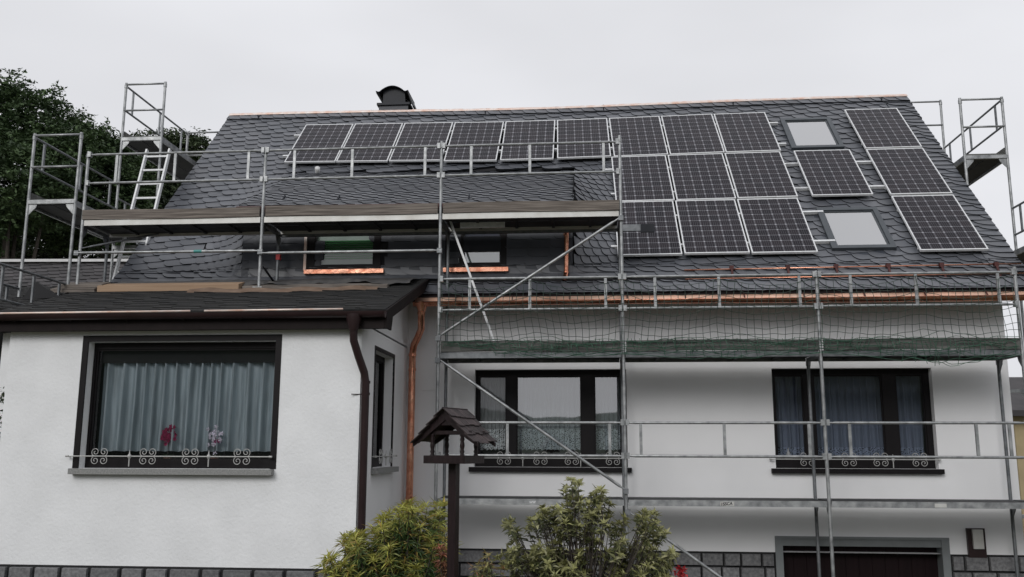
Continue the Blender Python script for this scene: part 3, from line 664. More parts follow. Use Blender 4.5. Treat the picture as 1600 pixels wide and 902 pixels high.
# ------------------------------------------------------------------ solar panels and roof windows
PW, PH = .985, 1.585
def rot_roof(dz=0): return Matrix(((1,0,0),(0,CA,-SA),(0,SA,CA))).to_4x4() @ Matrix.Rotation(dz, 4, 'Z')
pan = thing('solar_panel', (0,0,0), '', 'solar panel')
fr = MB()
for a,b,c,d in ((0,PW,-.022,0),(0,PW,-PH,-PH+.022),(0,.018,-PH+.022,-.022),(PW-.018,PW,-PH+.022,-.022)): fr.box(a,b,c,d,-.035,.0)
fro = fr.build('frame', 'alu', pan)
cs = MB(); cs.v = [(.018,-PH+.022,-.006),(PW-.018,-PH+.022,-.006),(PW-.018,-.022,-.006),(.018,-.022,-.006)]; cs.f = [(0,1,2,3)]; cs.uv = [(0,0),(1,0),(1,1),(0,1)]
cs.build('cell_sheet', 'cells', pan)
MB().box(.03, PW-.03, -PH+.03, -.03, -.034, -.012).build('back_sheet', 'black', pan)
ordn = ['first', 'second', 'third', 'fourth', 'fifth', 'sixth', 'seventh', 'eighth', 'ninth']
spots = []
for c in range(9):
    spots.append((c*1.021+(.0 if c < 6 else .0), 0, f'solar panel, {ordn[c]} from the left in the long top row below the ridge'))
mid = ['left', 'middle', 'right']
for r, rn in ((1, 'middle row'), (2, 'bottom row')):
    for c in range(3): spots.append(((c+6)*1.021, r, f'solar panel in the {rn}, {mid[c]} column, of the large block of panels'))
spots.append((9.40/1, 'S', 'single black solar panel standing alone between the two roof windows'))
for r, rn in enumerate(('topmost', 'middle', 'lowest')): spots.append((10.665, r, f'{rn} solar panel of the separate column at the right edge of the roof'))
first = True
for x, r, lab in spots:
    o = pan if first else copy_tree(pan); first = False
    X = x-3.563; t = 1.61 if r == 'S' else r*1.622+.005
    Xc = X+PW/2; f = max(0, min(1, (4.9-t-.8)/4)); tt = t+bow(X)*f; sl_ = (bow(X+PW)-bow(X))/PW*f
    p = P0+np.array([X+3.563, -tt*CA, -tt*SA]); o.matrix_world = Matrix.Translation(p) @ rot_roof(-math.atan(sl_)) @ Matrix.Rotation(random.uniform(-.005,.005), 4, 'X') @ Matrix.Rotation(random.uniform(-.004,.004), 4, 'Y')
    o['label'] = lab; o['category'] = 'solar panel'; o['group'] = 'solar panels on the slate roof'
def railend(x0, x1, t): 
    m = MB(); a = P0+np.array([x0, -(t+bow(x0-3.563)*.8)*CA, -(t+bow(x0-3.563)*.8)*SA])-NRM*.065; b = P0+np.array([x1, -(t+bow(x1-3.563)*.8)*CA, -(t+bow(x1-3.563)*.8)*SA])-NRM*.065
    m.beam(a, b, .04, .05, tuple(NRM)); m.build('mounting_rail', 'alu', HOUSE)
for r in range(3):
    for dt in (.38, 1.24):
        x1 = 9.42 if r else 9.34
        if r == 0: railend(-.16, x1, dt+r*1.622)
        else: railend(5.96, 9.50 if r == 2 or dt > 1 else 9.6, dt+r*1.622)
for t in (2.0, 2.86): railend(9.2, 10.68, t)
for t in (.4, 1.3, 2.0, 2.9, 3.6, 4.7): railend(10.68, 11.64, t)
for (x0, x1, t0, t1, lab) in ((9.41, 10.35, .19, 1.40, 'upper roof window in a grey metal frame'), (9.41, 10.37, 3.50, 4.68, 'lower roof window in a grey metal frame')):
    M4 = Matrix.Translation(P0) @ rot_roof(0)
    def q(mb, a, b, c, d, h0, h1):
        bb = MB(); bb.box(a, b, -d, -c, h0, h1); mb.add([tuple(M4 @ Vector(v)) for v in bb.v], bb.f)
    s1 = MB(); q(s1, x0-.06, x1+.06, t0-.05, t1+.10, -.13, -.105)
    sk = s1.build('skylight', 'slate_dark', HOUSE, label=lab)
    s2 = MB(); fw = .078
    for a,b,c,d in ((x0,x1,t0,t0+fw),(x0,x1,t1-fw,t1),(x0,x0+fw,t0+fw,t1-fw),(x1-fw,x1,t0+fw,t1-fw)): q(s2, a,b,c,d, -.105, -.045)
    for a,b,c,d in ((x0+fw,x1-fw,t0+fw,t0+fw+.03),(x0+fw,x1-fw,t1-fw-.03,t1-fw),(x0+fw,x0+fw+.03,t0+fw+.03,t1-fw-.03),(x1-fw-.03,x1-fw,t0+fw+.03,t1-fw-.03)): q(s2, a,b,c,d, -.10, -.065)
    s2.build('frame', M_.setdefault('sky_frame', mat('grey_coated_aluminium', (.085,.095,.105), .4, .5, var=.1)), sk)
    s3 = MB(); q(s3, x0+fw, x1-fw, t0+fw, t1-fw, -.076, -.075); s3.build('pane', 'glass_roof', sk)
    s4 = MB(); q(s4, x0+fw, x1-fw, t0+fw, t1-fw, -.100, -.099); s4.build('blind', M_.setdefault('blindw', mat('pale_blind_cloth', (.84,.86,.84), .9, var=.05)), sk)

# ------------------------------------------------------------------ scaffolds
FS = thing('scaffold', (1.3, .3, -2.6), 'galvanised scaffold along the house front, with wooden toe boards', 'scaffold')
XP = {-2: -5.39, -1: -2.637, 0: 0, 1: 2.582, 2: 5.234, 3: 7.85}
R_ = .0235
def post(parent, x, y, z0, z1, mt='galv', foot=True):
    m = MB(); m.tube([(x,y,z0),(x,y,z1)], R_, 10)
    if foot: m.box(x-.07, x+.07, y-.07, y+.07, z0-.0, z0+.012)
    z = z0+2.0
    m.tube([(x,y,z1-.10),(x,y,z1-.04)], R_*1.3, 10)
    o = m.build('post', mt, parent); autosmooth(o)
for k, z0, z1 in ((-2, 2.93, 5.12), (-1, 2.99, 5.12), (0, -2.55, 5.14), (1, -2.55, 5.16), (2, -2.55, 3.14), (3, -2.55, 3.16)): post(FS, XP[k], 0, z0, z1)
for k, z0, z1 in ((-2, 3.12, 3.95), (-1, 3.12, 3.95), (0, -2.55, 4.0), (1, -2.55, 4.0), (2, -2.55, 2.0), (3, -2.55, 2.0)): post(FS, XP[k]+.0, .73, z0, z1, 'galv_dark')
# frame cross beams with gusset plates
def cross(parent, x, z, y0=0, y1=.73):
    m = MB(); m.beam((x,y0,z),(x,y1,z), .05, .05)
    for y, s in ((y0,1),(y1,-1)): m.prism([(x-.006,y,z-.02),(x-.006,y+s*.14,z-.02),(x-.006,y+s*.12,z-.08),(x-.006,y,z-.22)], (.012,0,0))
    m.build('cross_beam', 'galv_dark', parent)
for k in (0, 1, 2, 3):
    for z in (-.0, 1.98): cross(FS, XP[k], z)
for k in (-2, -1, 0, 1): cross(FS, XP[k], 3.96)
def guard(parent, x0, x1, zt, y=0, zb=None, mt='galv', struts=(.17, .5, .91)):
    zb = zt-.455 if zb is None else zb; m = MB(); e = .03
    for z in (zt, zb):
        for q_ in (x0+.035, x1-.035): m.box(q_-.022, q_+.022, y-.045, y+.01, z-.035, z+.045)
        m.tube([(x0+.02,y-.02,z),(x0+.10,y-.02,z),(x0+.14,y-.02,z),(x1-.14,y-.02,z),(x1-.10,y-.02,z),(x1-.02,y-.02,z)], [.014,.014,.019,.019,.014,.014], 8)
    for s in struts:
        x = x0+(x1-x0)*s; m.box(x-.019, x+.019, y-.032, y-.008, zb, zt)
    o = m.build('guard_rail', mt, parent); autosmooth(o)
def clamp(x, y, z, parent):
    MB().box(x-.035, x+.035, y-.045, y+.03, z-.035, z+.035).build('coupler', 'galv_dark', parent)
for a, b in ((-2,-1),(-1,0),(0,1)): guard(FS, XP[a], XP[b], 5.06, zb=4.615)
guard(FS, XP[0], XP[1], 3.085, zb=2.64); guard(FS, XP[1], XP[2], 3.085, zb=2.64); guard(FS, XP[2], XP[3], 3.085, zb=2.645)
guard(FS, XP[0], XP[1], 1.07, zb=.625, struts=(.13,.38,.92)); guard(FS, XP[1], XP[2], 1.07, zb=.625, struts=(.08,.5,.92)); guard(FS, XP[2], XP[3], 1.07, zb=.625, struts=(.12,.74,.9))
guard(FS, XP[3], XP[3]+2.57, 1.07, zb=.625)
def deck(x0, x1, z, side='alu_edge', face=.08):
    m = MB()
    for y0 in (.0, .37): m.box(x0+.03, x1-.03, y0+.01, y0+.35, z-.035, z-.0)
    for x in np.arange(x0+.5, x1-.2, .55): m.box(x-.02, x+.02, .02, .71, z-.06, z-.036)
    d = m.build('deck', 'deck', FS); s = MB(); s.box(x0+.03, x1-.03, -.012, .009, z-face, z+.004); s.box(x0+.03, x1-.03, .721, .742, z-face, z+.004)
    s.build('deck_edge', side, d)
def toe(x0, x1, z, h, mt, y=-.03, lab=None):
    m = MB(); k = 14
    for i in range(k):
        a = x0+(x1-x0)*i/k; b = x0+(x1-x0)*(i+1)/k; w_ = lambda x: .006*math.sin(x*2.1)
        m.prism([(a,y,z+w_(a)),(b,y,z+w_(b)),(b,y,z+h+w_(b+3)),(a,y,z+h+w_(a+3))], (0,.03,0))
    m.build('toe_board', mt, FS, label=lab)
for a, b in ((-2,-1),(-1,0),(0,1)): deck(XP[a], XP[b], 4.045)
toe(XP[-2]-.0, XP[-1]-.04, 4.052, .145, 'plank'); toe(XP[-1]+.05, XP[0]-.04, 4.052, .150, 'plank'); toe(XP[0]+.04, XP[1]-.02, 4.052, .150, 'plank')
for a, b in ((0,1),(1,2),(2,3)):
    deck(XP[a], XP[b], 2.04, 'galv_dark'); toe(XP[a]+.04, XP[b]-.03, 2.045, .15, 'plank_dark')
for a, b in ((0,1),(1,2),(2,3)): deck(XP[a], XP[b], .045, 'galv', .075)
deck(XP[3], XP[3]+2.57, .045, 'galv', .075)
def pipe(a, b, name='brace', mt='galv', r=R_*.9, parent=FS):
    a = np.array(a, float); b = np.array(b, float); d = (b-a)/np.linalg.norm(b-a)
    m = MB(); m.tube([a, a+d*.09, a+d*.13, b-d*.13, b-d*.09, b], [r*.6,r*.6,r,r,r*.6,r*.6], 10); o = m.build(name, mt, parent); autosmooth(o)
pipe((-.03,-.04,2.24), (2.56,-.04,3.93)); pipe((.04,-.04,1.93), (2.60,-.04,.16)); pipe((2.62,-.04,-.11), (4.95,-.04,-1.75))
pipe((-5.45,-.045,3.545), (-2.60,-.045,3.535), 'ledger'); pipe((-2.63,-.045,3.50), (.03,-.045,3.50), 'ledger')
pipe((-5.36,-.02,3.62), (-4.55,.70,4.0), 'brace', 'galv_dark', .016); pipe((-2.60,0,3.32), (-2.60,.70,3.12), 'brace', 'black', .016)
for x, z in ((0,2.24),(2.58,3.93),(0,1.93),(2.58,.16),(2.6,-.11),(-5.42,3.545),(-2.63,3.52),(0,3.50)): clamp(x, -.01, z, FS)
MB().box(-2.66, -2.60, .70, .765, 3.56, 3.66).build('red_coupler', 'red', FS)
MB().tube([(-3.62,-.045,3.54),(-3.50,-.045,3.54)], R_*1.02, 10).build('tape_mark', 'teal', FS)
MB().box(-2.62, 3.10, .75, .80, 3.93, 4.03).build('support_beam', 'galv_dark', FS)
MB().box(2.9, 3.10, .70, .748, 3.90, 4.02).build('support_beam', 'black', FS)
mk = MB().box(2.582+1.24, 2.582+1.42, -.0135, -.0125, -.02, .035).build('sticker', 'alu_edge', FS)
def marker_text(body, x, z, size, mt, parent, shear=.2):
    cu = bpy.data.curves.new('t', 'FONT'); cu.body = body; cu.size = size; cu.extrude = .0004; cu.shear = shear; cu.offset = .0015
    t = bpy.data.objects.new('t', cu); C.objects.link(t); bpy.context.view_layer.update()
    me = bpy.data.meshes.new_from_object(t.evaluated_get(bpy.context.evaluated_depsgraph_get())); bpy.data.objects.remove(t)
    o = bpy.data.objects.new('lettering', me); me.materials.clear(); me.materials.append(M_[mt]); C.objects.link(o); o.parent = parent
    o.matrix_world = Matrix.Translation((x, -.0155, z)) @ Matrix.Rotation(math.pi/2, 4, 'X') @ Matrix.Rotation(.08, 4, 'Z')
    o.location = Vector((x, -.0155, z))-Vector(ORG[parent.name]); return o
marker_text('1SSCA', 3.825, -.018, .055, 'black', mk)
mk2 = MB().box(1.27, 1.47, -.0135, -.0125, .0, .035).build('sticker', 'galv', FS); marker_text('ww', 1.28, -.01, .06, 'alu', mk2)
MB().box(6.57, 6.72, -.0135, -.0125, -.02, .03).build('sticker', 'alu_edge', FS)
MB().tube([(-.0,.73,-.95),(-.0,.73,-1.6)], R_*1.5, 10).build('red_sleeve', 'red_end', FS)

# gable scaffolds: frames of two posts standing across the gable
def gable(name, x0, x1, frames, label, decks, rails, outer):
    t = thing(name, ((x0+x1)/2, 2.5, -2.6), label, 'scaffold')
    for y, z0, z1 in frames:
        post(t, x0, y, z0, z1, 'galv', False); post(t, x1, y, z0, z1, 'galv', False)
        zt = z1-.035
        for z in (zt, zt-.50):
            MB().tube([(x0,y-.01,z),(x1,y-.01,z)], .019, 8).build('end_rail', 'galv', t, smooth=True)
        zz = z1-1.08
        while zz > z0+.3:
            m = MB(); m.beam((x0,y,zz),(x1,y,zz), .05, .06)
            for x, s in ((x0,1),(x1,-1)): m.prism([(x,y-.006,zz-.02),(x+s*.15,y-.006,zz-.02),(x+s*.13,y-.006,zz-.08),(x,y-.006,zz-.22)], (0,.012,0))
            m.build('cross_beam', 'galv', t); zz -= 2.0
    for y0, y1, z in decks:
        m = MB(); m.box(x0+.02, (x0+x1)/2-.01, y0+.04, y1-.04, z, z+.04); m.box((x0+x1)/2+.01, x1-.02, y0+.04, y1-.04, z, z+.04)
        d = m.build('deck', 'deck', t); s = MB(); s.box(x0-.012, x0+.012, y0+.03, y1-.03, z-.03, z+.055); s.box(x1-.012, x1+.012, y0+.03, y1-.03, z-.03, z+.055); s.build('deck_edge', 'galv', d)
        MB().box(outer-.015, outer+.015, y0+.05, y1-.05, z+.05, z+.2).build('toe_board', 'plank_dark', t)
        MB().box(x0, x1, y0+.005, y0+.03, z+.05, z+.085).build('toe_board', 'plank_dark', t)
    for x, y0, y1, z in rails:
        m = MB()
        for q in (z, z-.46): m.tube([(x,y0,q),(x,y1,q)], .018, 8)
        for f in (.1, .52, .9): m.box(x-.012, x+.012, y0+(y1-y0)*f-.02, y0+(y1-y0)*f+.02, z-.46, z)
        autosmooth(m.build('guard_rail', 'galv_dark', t))
    return t
gable('scaffold', -6.26, -5.52, [(-.02, 2.86, 5.42), (2.46, -2.6, 7.28), (5.03, -2.6, 7.28)], 'stepped scaffold tower at the left gable with the trees behind it',
      [(-.02, 2.46, 4.30), (2.46, 5.03, 6.17), (-2.6, -.02, 2.25)][:2], [(-6.26, 0, 2.44, 5.36), (-6.26, 2.48, 5.0, 7.22), (-6.26, -2.6, -.05, 3.02), (-5.55, -1.62, -.02, 3.08), (-6.26, 2.5, 5.0, 5.1), (-5.9, 2.6, 5.0, 4.3)], -6.26)
gable('scaffold', 8.60, 9.30, [(.43, -2.6, 6.32), (3.0, -2.6, 6.75), (5.57, -2.6, 7.72)], 'scaffold standing at the right gable beyond the roof edge',
      [(3.0, 5.57, 5.65), (.43, 3.0, 3.66)], [(9.30, 3.02, 5.55, 6.70), (9.30, .45, 2.98, 4.75), (9.30, .45, 2.98, 2.3)], 9.30)

# ------------------------------------------------------------------ safety net
net = MB(); NR = .0042
def netz(x, s):  # s = 0 at the upper rail, 1 at the toe board
    bay = 0
    for a, b in ((0,2.582),(2.582,5.234),(5.234,7.85)):
        if a <= x <= b: q = (x-a)/(b-a); att = 2; bay = abs(math.sin(q*math.pi*att)); break
    sag = .13*bay*(1-s*.65)
    return 3.04-s*.84-sag*(1 if s > 0 else .8), -.05-.05*bay*math.sin(math.pi*s)
xsn = np.arange(.03, 7.84, .097)
for x in xsn:
    pts = []
    for s in np.linspace(.0, 1.0, 10):
        z, y = netz(x, s); pts.append((x+.02*math.sin(s*5+x*2)+.05*s*math.sin(x*1.1), y+.01*math.sin(x*9+s*7), z))
    net.tube(pts, NR, 3, False)
for s in np.linspace(0, 1, 9):
    pts = []
    for x in np.arange(.0, 7.85, .05):
        z, y = netz(min(x, 7.849), s); pts.append((x+.05*s*math.sin(x*1.1), y+.01*math.sin(x*9+s*7), z+.012*math.sin(x*6.1+s*20)+.006*math.sin(x*23+s*9)))
    net.tube(pts, NR, 3, False)
NT = net.build('safety_net', 'netpale', None); tag(NT, 'green safety net hung from the scaffold rail above the windows, bunched over the toe board', 'safety net')
nb = MB(); r = random.Random(4)
low = lambda x: 2.0-.05*abs(math.sin(x*1.2))-(.14*math.exp(-((x-6.9)/.75)**2))-(.05*math.exp(-((x-3.8)/.6)**2))+(.08 if x < .8 else 0)
for k in range(11):
    ph = [r.uniform(0, 6.3) for _ in range(4)]; f = k/10; x0 = r.uniform(0, .6) if f < .8 else r.uniform(.3, 1.2)
    pts = []
    for x in np.arange(x0, 7.80, .06):
        lo = low(x); top = 2.20; zz = top+(lo-top)*(f+.12*math.sin(x*2.3+ph[0])+.09*math.sin(x*7+ph[1])+.04*math.sin(x*17+ph[2]))
        pts.append((x+.02*math.sin(x*13+ph[3]), -.052-.03*abs(math.sin(x*5+ph[1]))-.015*f, max(zz, lo)))
    nb.tube(pts, .0042, 3, False)
for x in np.arange(.05, 7.8, .055):
    lo = low(x); a = 2.2+r.uniform(-.05, .02); b = a-(a-lo)*r.uniform(.4, 1.0); q = r.uniform(-.07, .07)
    nb.tube([(x,-.055,a),(x+q*.5+r.uniform(-.02,.02),-.07-r.random()*.04,(a+b)/2),(x+q,-.07,b)], .0042, 3, False)
nb.build('bunched_net', 'net', NT)

# ------------------------------------------------------------------ loose things on and around the scaffold
def ladder(p0, p1, w, rungs, name, label):
    p0, p1 = np.array(p0), np.array(p1); t = thing(name, tuple(p0), label, 'ladder'); d = p1-p0; sd = np.array([1,0,0])
    for s in (-1, 1): MB().beam(p0+sd*s*w/2, p1+sd*s*w/2, .07, .030, (1,0,0)).build('side_rail', 'alu', t)
    for k in range(rungs): q = p0+d*(k+.5)/rungs; MB().beam(q-sd*w/2, q+sd*w/2, .03, .03).build('rung', 'alu', t)
ladder((-5.52, 1.45, 2.9), (-5.50, 2.35, 5.95), .42, 11, 'ladder', 'aluminium ladder leaning inside the left gable scaffold')
tag(MB().beam((.08,.33,4.06),(.80,.33,2.12), .030, .075, (0,1,0)).build('aluminium_rail', 'alu'), 'long aluminium rail leaning diagonally in front of the right dormer window', 'metal rail')
tag(MB().box(.24,.90,.32,.36,3.915,3.995).build('aluminium_rail', 'alu'), 'short aluminium rail lying level under the deck by the right dormer window', 'metal rail')
# boards and felt on the annex roof
def roofpt(x, y, h=0): return np.array([x, y, 2.36+(y-GA-.04)*math.tan(math.radians(17.6))+h])
def onroof(mb, x0, x1, y0, y1, h0, h1): 
    c = [roofpt(x, y, h) for h in (h0, h1) for (x, y) in ((x0,y0),(x1,y0),(x1,y1),(x0,y1))]; mb.add(c, [(0,3,2,1),(4,5,6,7),(0,1,5,4),(1,2,6,5),(2,3,7,6),(3,0,4,7)]); return mb
b = MB(); onroof(b, -5.72, -5.05, -.12, .10, .02, .075); onroof(b, -5.66, -4.98, -.06, .2, .08, .125)
tag(b.build('plank_stack', 'plank'), 'short stack of grey brown planks under the left scaffold post', 'planks')
b = MB(); onroof(b, -5.02, -2.9, -.10, .12, .02, .11)
tag(b.build('board', 'plank_tan'), 'long raw timber board lying across the top of the annex roof', 'board')
b = MB(); onroof(b, -2.88, -.75, -.02, .16, .02, .065); tag(b.build('board', 'plank'), 'thin brown board continuing right towards the annex verge', 'board')
ft = MB(); nxs = 90; rows = [(.12,.07),(.20,.105),(.42,.09),(.70,.06),(.93,.04)]
for j, (dy, hh) in enumerate(rows):
    for i in range(nxs+1):
        x = -5.0+4.55*i/nxs; wob = .012*math.sin(x*4.1+j)+.010*math.sin(x*9.7+j*2)+.008*math.sin(x*27+j)
        ft.v.append(tuple(roofpt(x, dy+.05*math.sin(x*3)+(.06*math.sin(x*9) if j == 0 else 0), hh+wob*(1 if j < 3 else .3))))
for j in range(len(rows)-1):
    for i in range(nxs): ft.f.append((j*(nxs+1)+i, j*(nxs+1)+i+1, (j+1)*(nxs+1)+i+1, (j+1)*(nxs+1)+i))
M_['feltgrey'] = mat('grey_roofing_felt', (.045,.046,.05), .7, col2=(.10,.095,.09), scale=7)
tag(ft.build('roofing_felt', 'feltgrey', smooth=True), 'crumpled grey roofing felt folded back below the dormer', 'roofing felt')
ft = MB(); 
for j in range(3):
    for i in range(61):
        x = -3.6+2.75*i/60; ft.v.append(tuple(roofpt(x, -.12-.09*j-.06*math.sin(x*1.9), .055+.012*math.sin(x*9+j*3)-.018*j)))
for j in range(2):
    for i in range(60): ft.f.append((j*61+i, j*61+i+1, (j+1)*61+i+1, (j+1)*61+i))
M_['feltbrown'] = mat('brown_felt_underside', (.12,.075,.05), .8, col2=(.20,.14,.10), scale=6)
tag(ft.build('roofing_felt', 'feltbrown', smooth=True), 'torn brown strip of felt curling over the shingles of the annex roof', 'roofing felt')
t_ = MB(); a = roofpt(-6.0,-.35,-.05); t_.add([a, a+[.52,.1,.05], a+[.5,.6,.08], a+[0,.6,.05], a+[.08,.15,.30], a+[.10,.5,.27]], [(0,1,4),(1,2,5,4),(2,3,5),(3,0,4,5),(0,3,2,1)])
tag(t_.build('folded_tarp', 'mortar'), 'small black folded tarp like a tent beside the left scaffold post', 'tarp')

# ------------------------------------------------------------------ foliage helpers
def leaf(mb, base, d, up, L_, w_, tint, bend=.3):
    d = d/np.linalg.norm(d); s = np.cross(d, up); ns = np.linalg.norm(s)
    if ns < 1e-3: s = np.array([1.,0,0]); ns = 1
    s /= ns; u = np.cross(s, d)
    p1 = base+d*L_*.45+u*.0; p2 = base+d*L_-u*L_*bend; f = u*w_*.25
    o = len(mb.v); mb.v.extend([tuple(base), tuple(p1+s*w_/2+f), tuple(p2), tuple(p1-s*w_/2+f), tuple(p1-u*L_*bend*.15)])
    mb.f.extend([(o,o+1,o+4),(o+1,o+2,o+4),(o+2,o+3,o+4),(o+3,o,o+4)]); mb.tint.extend([(*tint,1)]*5)
def shrub(base, tips, label, cat, name, Lf, wf, nl, cols, stemr=.008, segs=5, wild=0, fill=0, spread=.9, group=None, seed=1, droop=.35):
    r = np.random.default_rng(seed); base = np.array(base, float); t = thing(name, tuple(base), label, cat, group)
    st = MB(); lv = MB()
    for tp in tips:
        tp = np.array(tp, float); b = base+np.array([r.uniform(-.12,.12), r.uniform(-.1,.1), 0]); mid_ = (b+tp)/2+np.array([(tp[0]-b[0])*.12, 0, .05])+r.uniform(-.03,.03,3)
        st.tube([b, (b+mid_)/2, mid_, (mid_+tp)/2+r.uniform(-.015,.015,3), tp], [stemr, stemr*.8, stemr*.6, stemr*.45, stemr*.25], 5)
        ax = tp-mid_; ax /= np.linalg.norm(ax)
        if wild: ax = ax+r.normal(size=3)*wild; ax /= np.linalg.norm(ax)
        for seg in range(segs):   # whorls down the twig
            c = tp-ax*(seg*Lf*.62)+r.uniform(-.012,.012,3)
            k = int(nl*(1 if seg == 0 else .7)); age = min(1, seg/2.2)
            for i in range(k):
                az = 2*math.pi*(i+r.random())/k; el = r.uniform(.05, .95) if seg == 0 else r.uniform(-.25, .55)
                a1 = np.cross(ax, [0,0,1.]) if abs(ax[2]) < .95 else np.array([1.,0,0]); a1 /= np.linalg.norm(a1); a2 = np.cross(ax, a1)
                d = (math.cos(az)*a1+math.sin(az)*a2)*math.cos(el)*spread+ax*math.sin(el)
                ca = np.array(cols[0])*(1-age)+np.array(cols[1])*age; 
                if r.random() < .12: ca = np.array(cols[2])
                leaf(lv, c, d, ax, Lf*r.uniform(.5,1.25), wf*r.uniform(.7,1.3), tuple(ca*r.uniform(.8,1.2)), droop*r.uniform(.3,1.3))
    st.build('stem', 'bark', t); lv.build('leaves', 'leaf', t, smooth=False)
def cluster(px, Y, jit, n, r):   # shrub tips measured on the photo, spread in depth
    out = []
    for u, v, du, dv, k in px:
        for i in range(k):
            y = Y+r.uniform(-jit, jit); out.append(atY(u+r.uniform(-du, du), v+r.uniform(-dv, dv), y))
    return out
r_ = np.random.default_rng(3)
gb = gz(-6)
A_px = [(650,795,22,10,9),(615,806,20,12,10),(680,800,15,14,7),(600,830,25,12,12),(655,830,38,14,20),(560,838,20,10,9),(548,850,14,12,7),(580,860,40,18,24),(650,870,40,22,28),(690,850,14,18,9),(600,895,70,18,30),(530,893,28,10,10),(512,880,10,8,4),(675,898,24,12,14)]
shrub(tuple(atY(615, 1010, -6.0)), cluster(A_px, -6.0, .26, 0, r_), 'yellow green narrow leaved shrub at the foot of the downpipes', 'shrub', 'narrow_leaved_shrub', .082, .009, 19,
      [(.38,.38,.09),(.055,.11,.032),(.36,.26,.07)], seed=5)
B_px = [(893,757,10,5,3),(907,762,8,4,2),(893,778,14,8,5),(938,776,14,8,6),(900,800,24,12,14),(935,798,20,12,10),(862,800,16,8,8),(838,814,12,6,5),(860,822,34,12,12),(905,830,50,14,17),(806,828,14,8,6),(795,818,6,8,2),(940,850,40,16,11),(1012,808,14,10,9),(1025,825,16,10,9),(1000,848,34,16,15),(970,812,8,8,4),(840,866,45,18,32),(900,882,70,20,56),(1000,885,45,20,40),(810,885,30,14,16),(1035,870,16,18,10)]
shrub(tuple(atY(915, 1010, -5.6)), cluster(B_px, -5.6, .30, 0, r_), 'large variegated evergreen shrub in front of the middle scaffold post', 'shrub', 'variegated_shrub', .060, .019, 11,
      [(.27,.27,.11),(.050,.064,.022),(.36,.35,.20)], seed=8, droop=.2, segs=3, wild=.38)
shrub(tuple(atY(700, 990, -6.2)), cluster([(688,862,6,8,3),(697,876,8,8,4)], -6.25, .06, 0, r_), 'small red leaved sprig beside the bird feeder post', 'plant', 'red_leaved_plant', .06, .010, 10, [(.28,.09,.06),(.20,.10,.05),(.24,.14,.07)], seed=9)
shrub(tuple(atY(765, 990, -6.4)), cluster([(760,884,14,3,4),(775,890,20,6,6),(745,892,10,4,3),(763,868,4,4,2)], -6.4, .1, 0, r_), 'thin yellowish plant right of the bird feeder post', 'plant', 'small_garden_plant', .05, .009, 9, [(.30,.26,.10),(.12,.14,.05),(.24,.12,.06)], seed=10)
# red flower
fl = thing('red_flower', tuple(atY(1062, 980, -5.2)), 'red blossom at the lower right edge of the variegated shrub', 'flower')
c = atY(1064, 893, -5.2); s_ = MB().tube([atY(1062, 980, -5.2), c], .004, 5).build('stem', 'bark', fl)
pt = MB(); rr = np.random.default_rng(2)
for i in range(46):
    d = rr.normal(size=3); d[1] = -abs(d[1]); d /= np.linalg.norm(d); leaf(pt, c+d*.008+rr.uniform(-.03,.03,3)*[1,.3,.6], d, np.array([0,0,1.]), .035, .025, (.52,.04,.05), .3)
pt.build('petals', 'petal', fl)

# flowers behind the annex window
for (u, v, colr, lab) in ((264, 682, (.30,.02,.09), 'dark red flowering pot plant on the inner sill of the annex window'), (337, 684, (.75,.70,.80), 'white and violet flowering pot plant on the inner sill of the annex window')):
    c = atY(u, v, AY+.245); base = np.array([c[0], c[1], WA[2]+.03]); t = thing('pot_plant', tuple(base), lab, 'potted plant', 'pot plants in the annex window')
    MB().tube([base, base+[0,0,.10]], [.035,.048], 12).build('pot', 'terracotta', t, smooth=True)
    MB().tube([base+[0,0,.09], c], .004, 5).build('stem', 'bark', t)
    lf = MB(); rr = np.random.default_rng(int(u))
    for i in range(14): a = rr.uniform(0, 6.3); leaf(lf, base+np.array([0,0,.1]), np.array([math.cos(a),.3*math.sin(a),.5]), np.array([0,0,1.]), .09, .03, (.05,.09,.04))
    lf.build('leaves', 'leaf', t); pt = MB()
    for i in range(30):
        o_ = rr.normal(size=3)*[.055,.012,.055]; cc_ = colr if i % 6 or u < 300 else (.25,.03,.12)
        for k in range(5): a = 2*math.pi*k/5; leaf(pt, c+o_, np.array([math.cos(a),-.25,math.sin(a)]), np.array([0,-1.,0]), .032, .024, tuple(np.array(cc_)*rr.uniform(.7,1.3)), .1)
    pt.build('petals', 'petal', t)
c = atY(1232, 712, WY+.26); b = np.array([c[0], c[1], W2[2]+.10])
o = MB(); o.tube([b, b+[0,0,.03], b+[0,0,.05], b+[0,0,.10], b+[0,0,.15], b+[0,0,.19]], [.07,.065,.05,.03,.012,.004], 12)
tag(o.build('table_lamp', 'white_plastic', smooth=True), 'small white bell shaped ornament behind the left pane of the right window', 'ornament')

# ------------------------------------------------------------------ bird feeder
fb = np.array([1.222, -6.6, -.87]); BF = thing('bird_feeder', tuple(fb), 'dark wooden bird feeder house with shingle roof on a tall post', 'bird feeder')
az = math.radians(-20); ax_ = np.array([math.cos(az), math.sin(az), 0]); ay_ = np.array([-math.sin(az), math.cos(az), 0]); O = np.array([fb[0], fb[1], 0])
P3 = lambda x, y, z: O+ax_*x+ay_*y+np.array([0,0,z])
PT = lambda u, z, d: P3(u, d, z)
m = MB(); m.mbox(PT, -.027, .027, -.87, .640, -.027, .027); autosmooth(m.build('post', 'feeder', BF))
m = MB(); m.mbox(PT, -.130, .130, .655, .668, -.115, .115)
for a,b,c_,d in ((-.15,.15,-.135,-.117),(-.15,.15,.117,.135),(-.15,-.132,-.117,.117),(.132,.15,-.117,.117)): m.mbox(PT, a,b,.632,.682,c_,d)
m.mbox(PT, -.12, .12, .640, .655, -.1, .1); m.build('tray', 'feeder', BF)
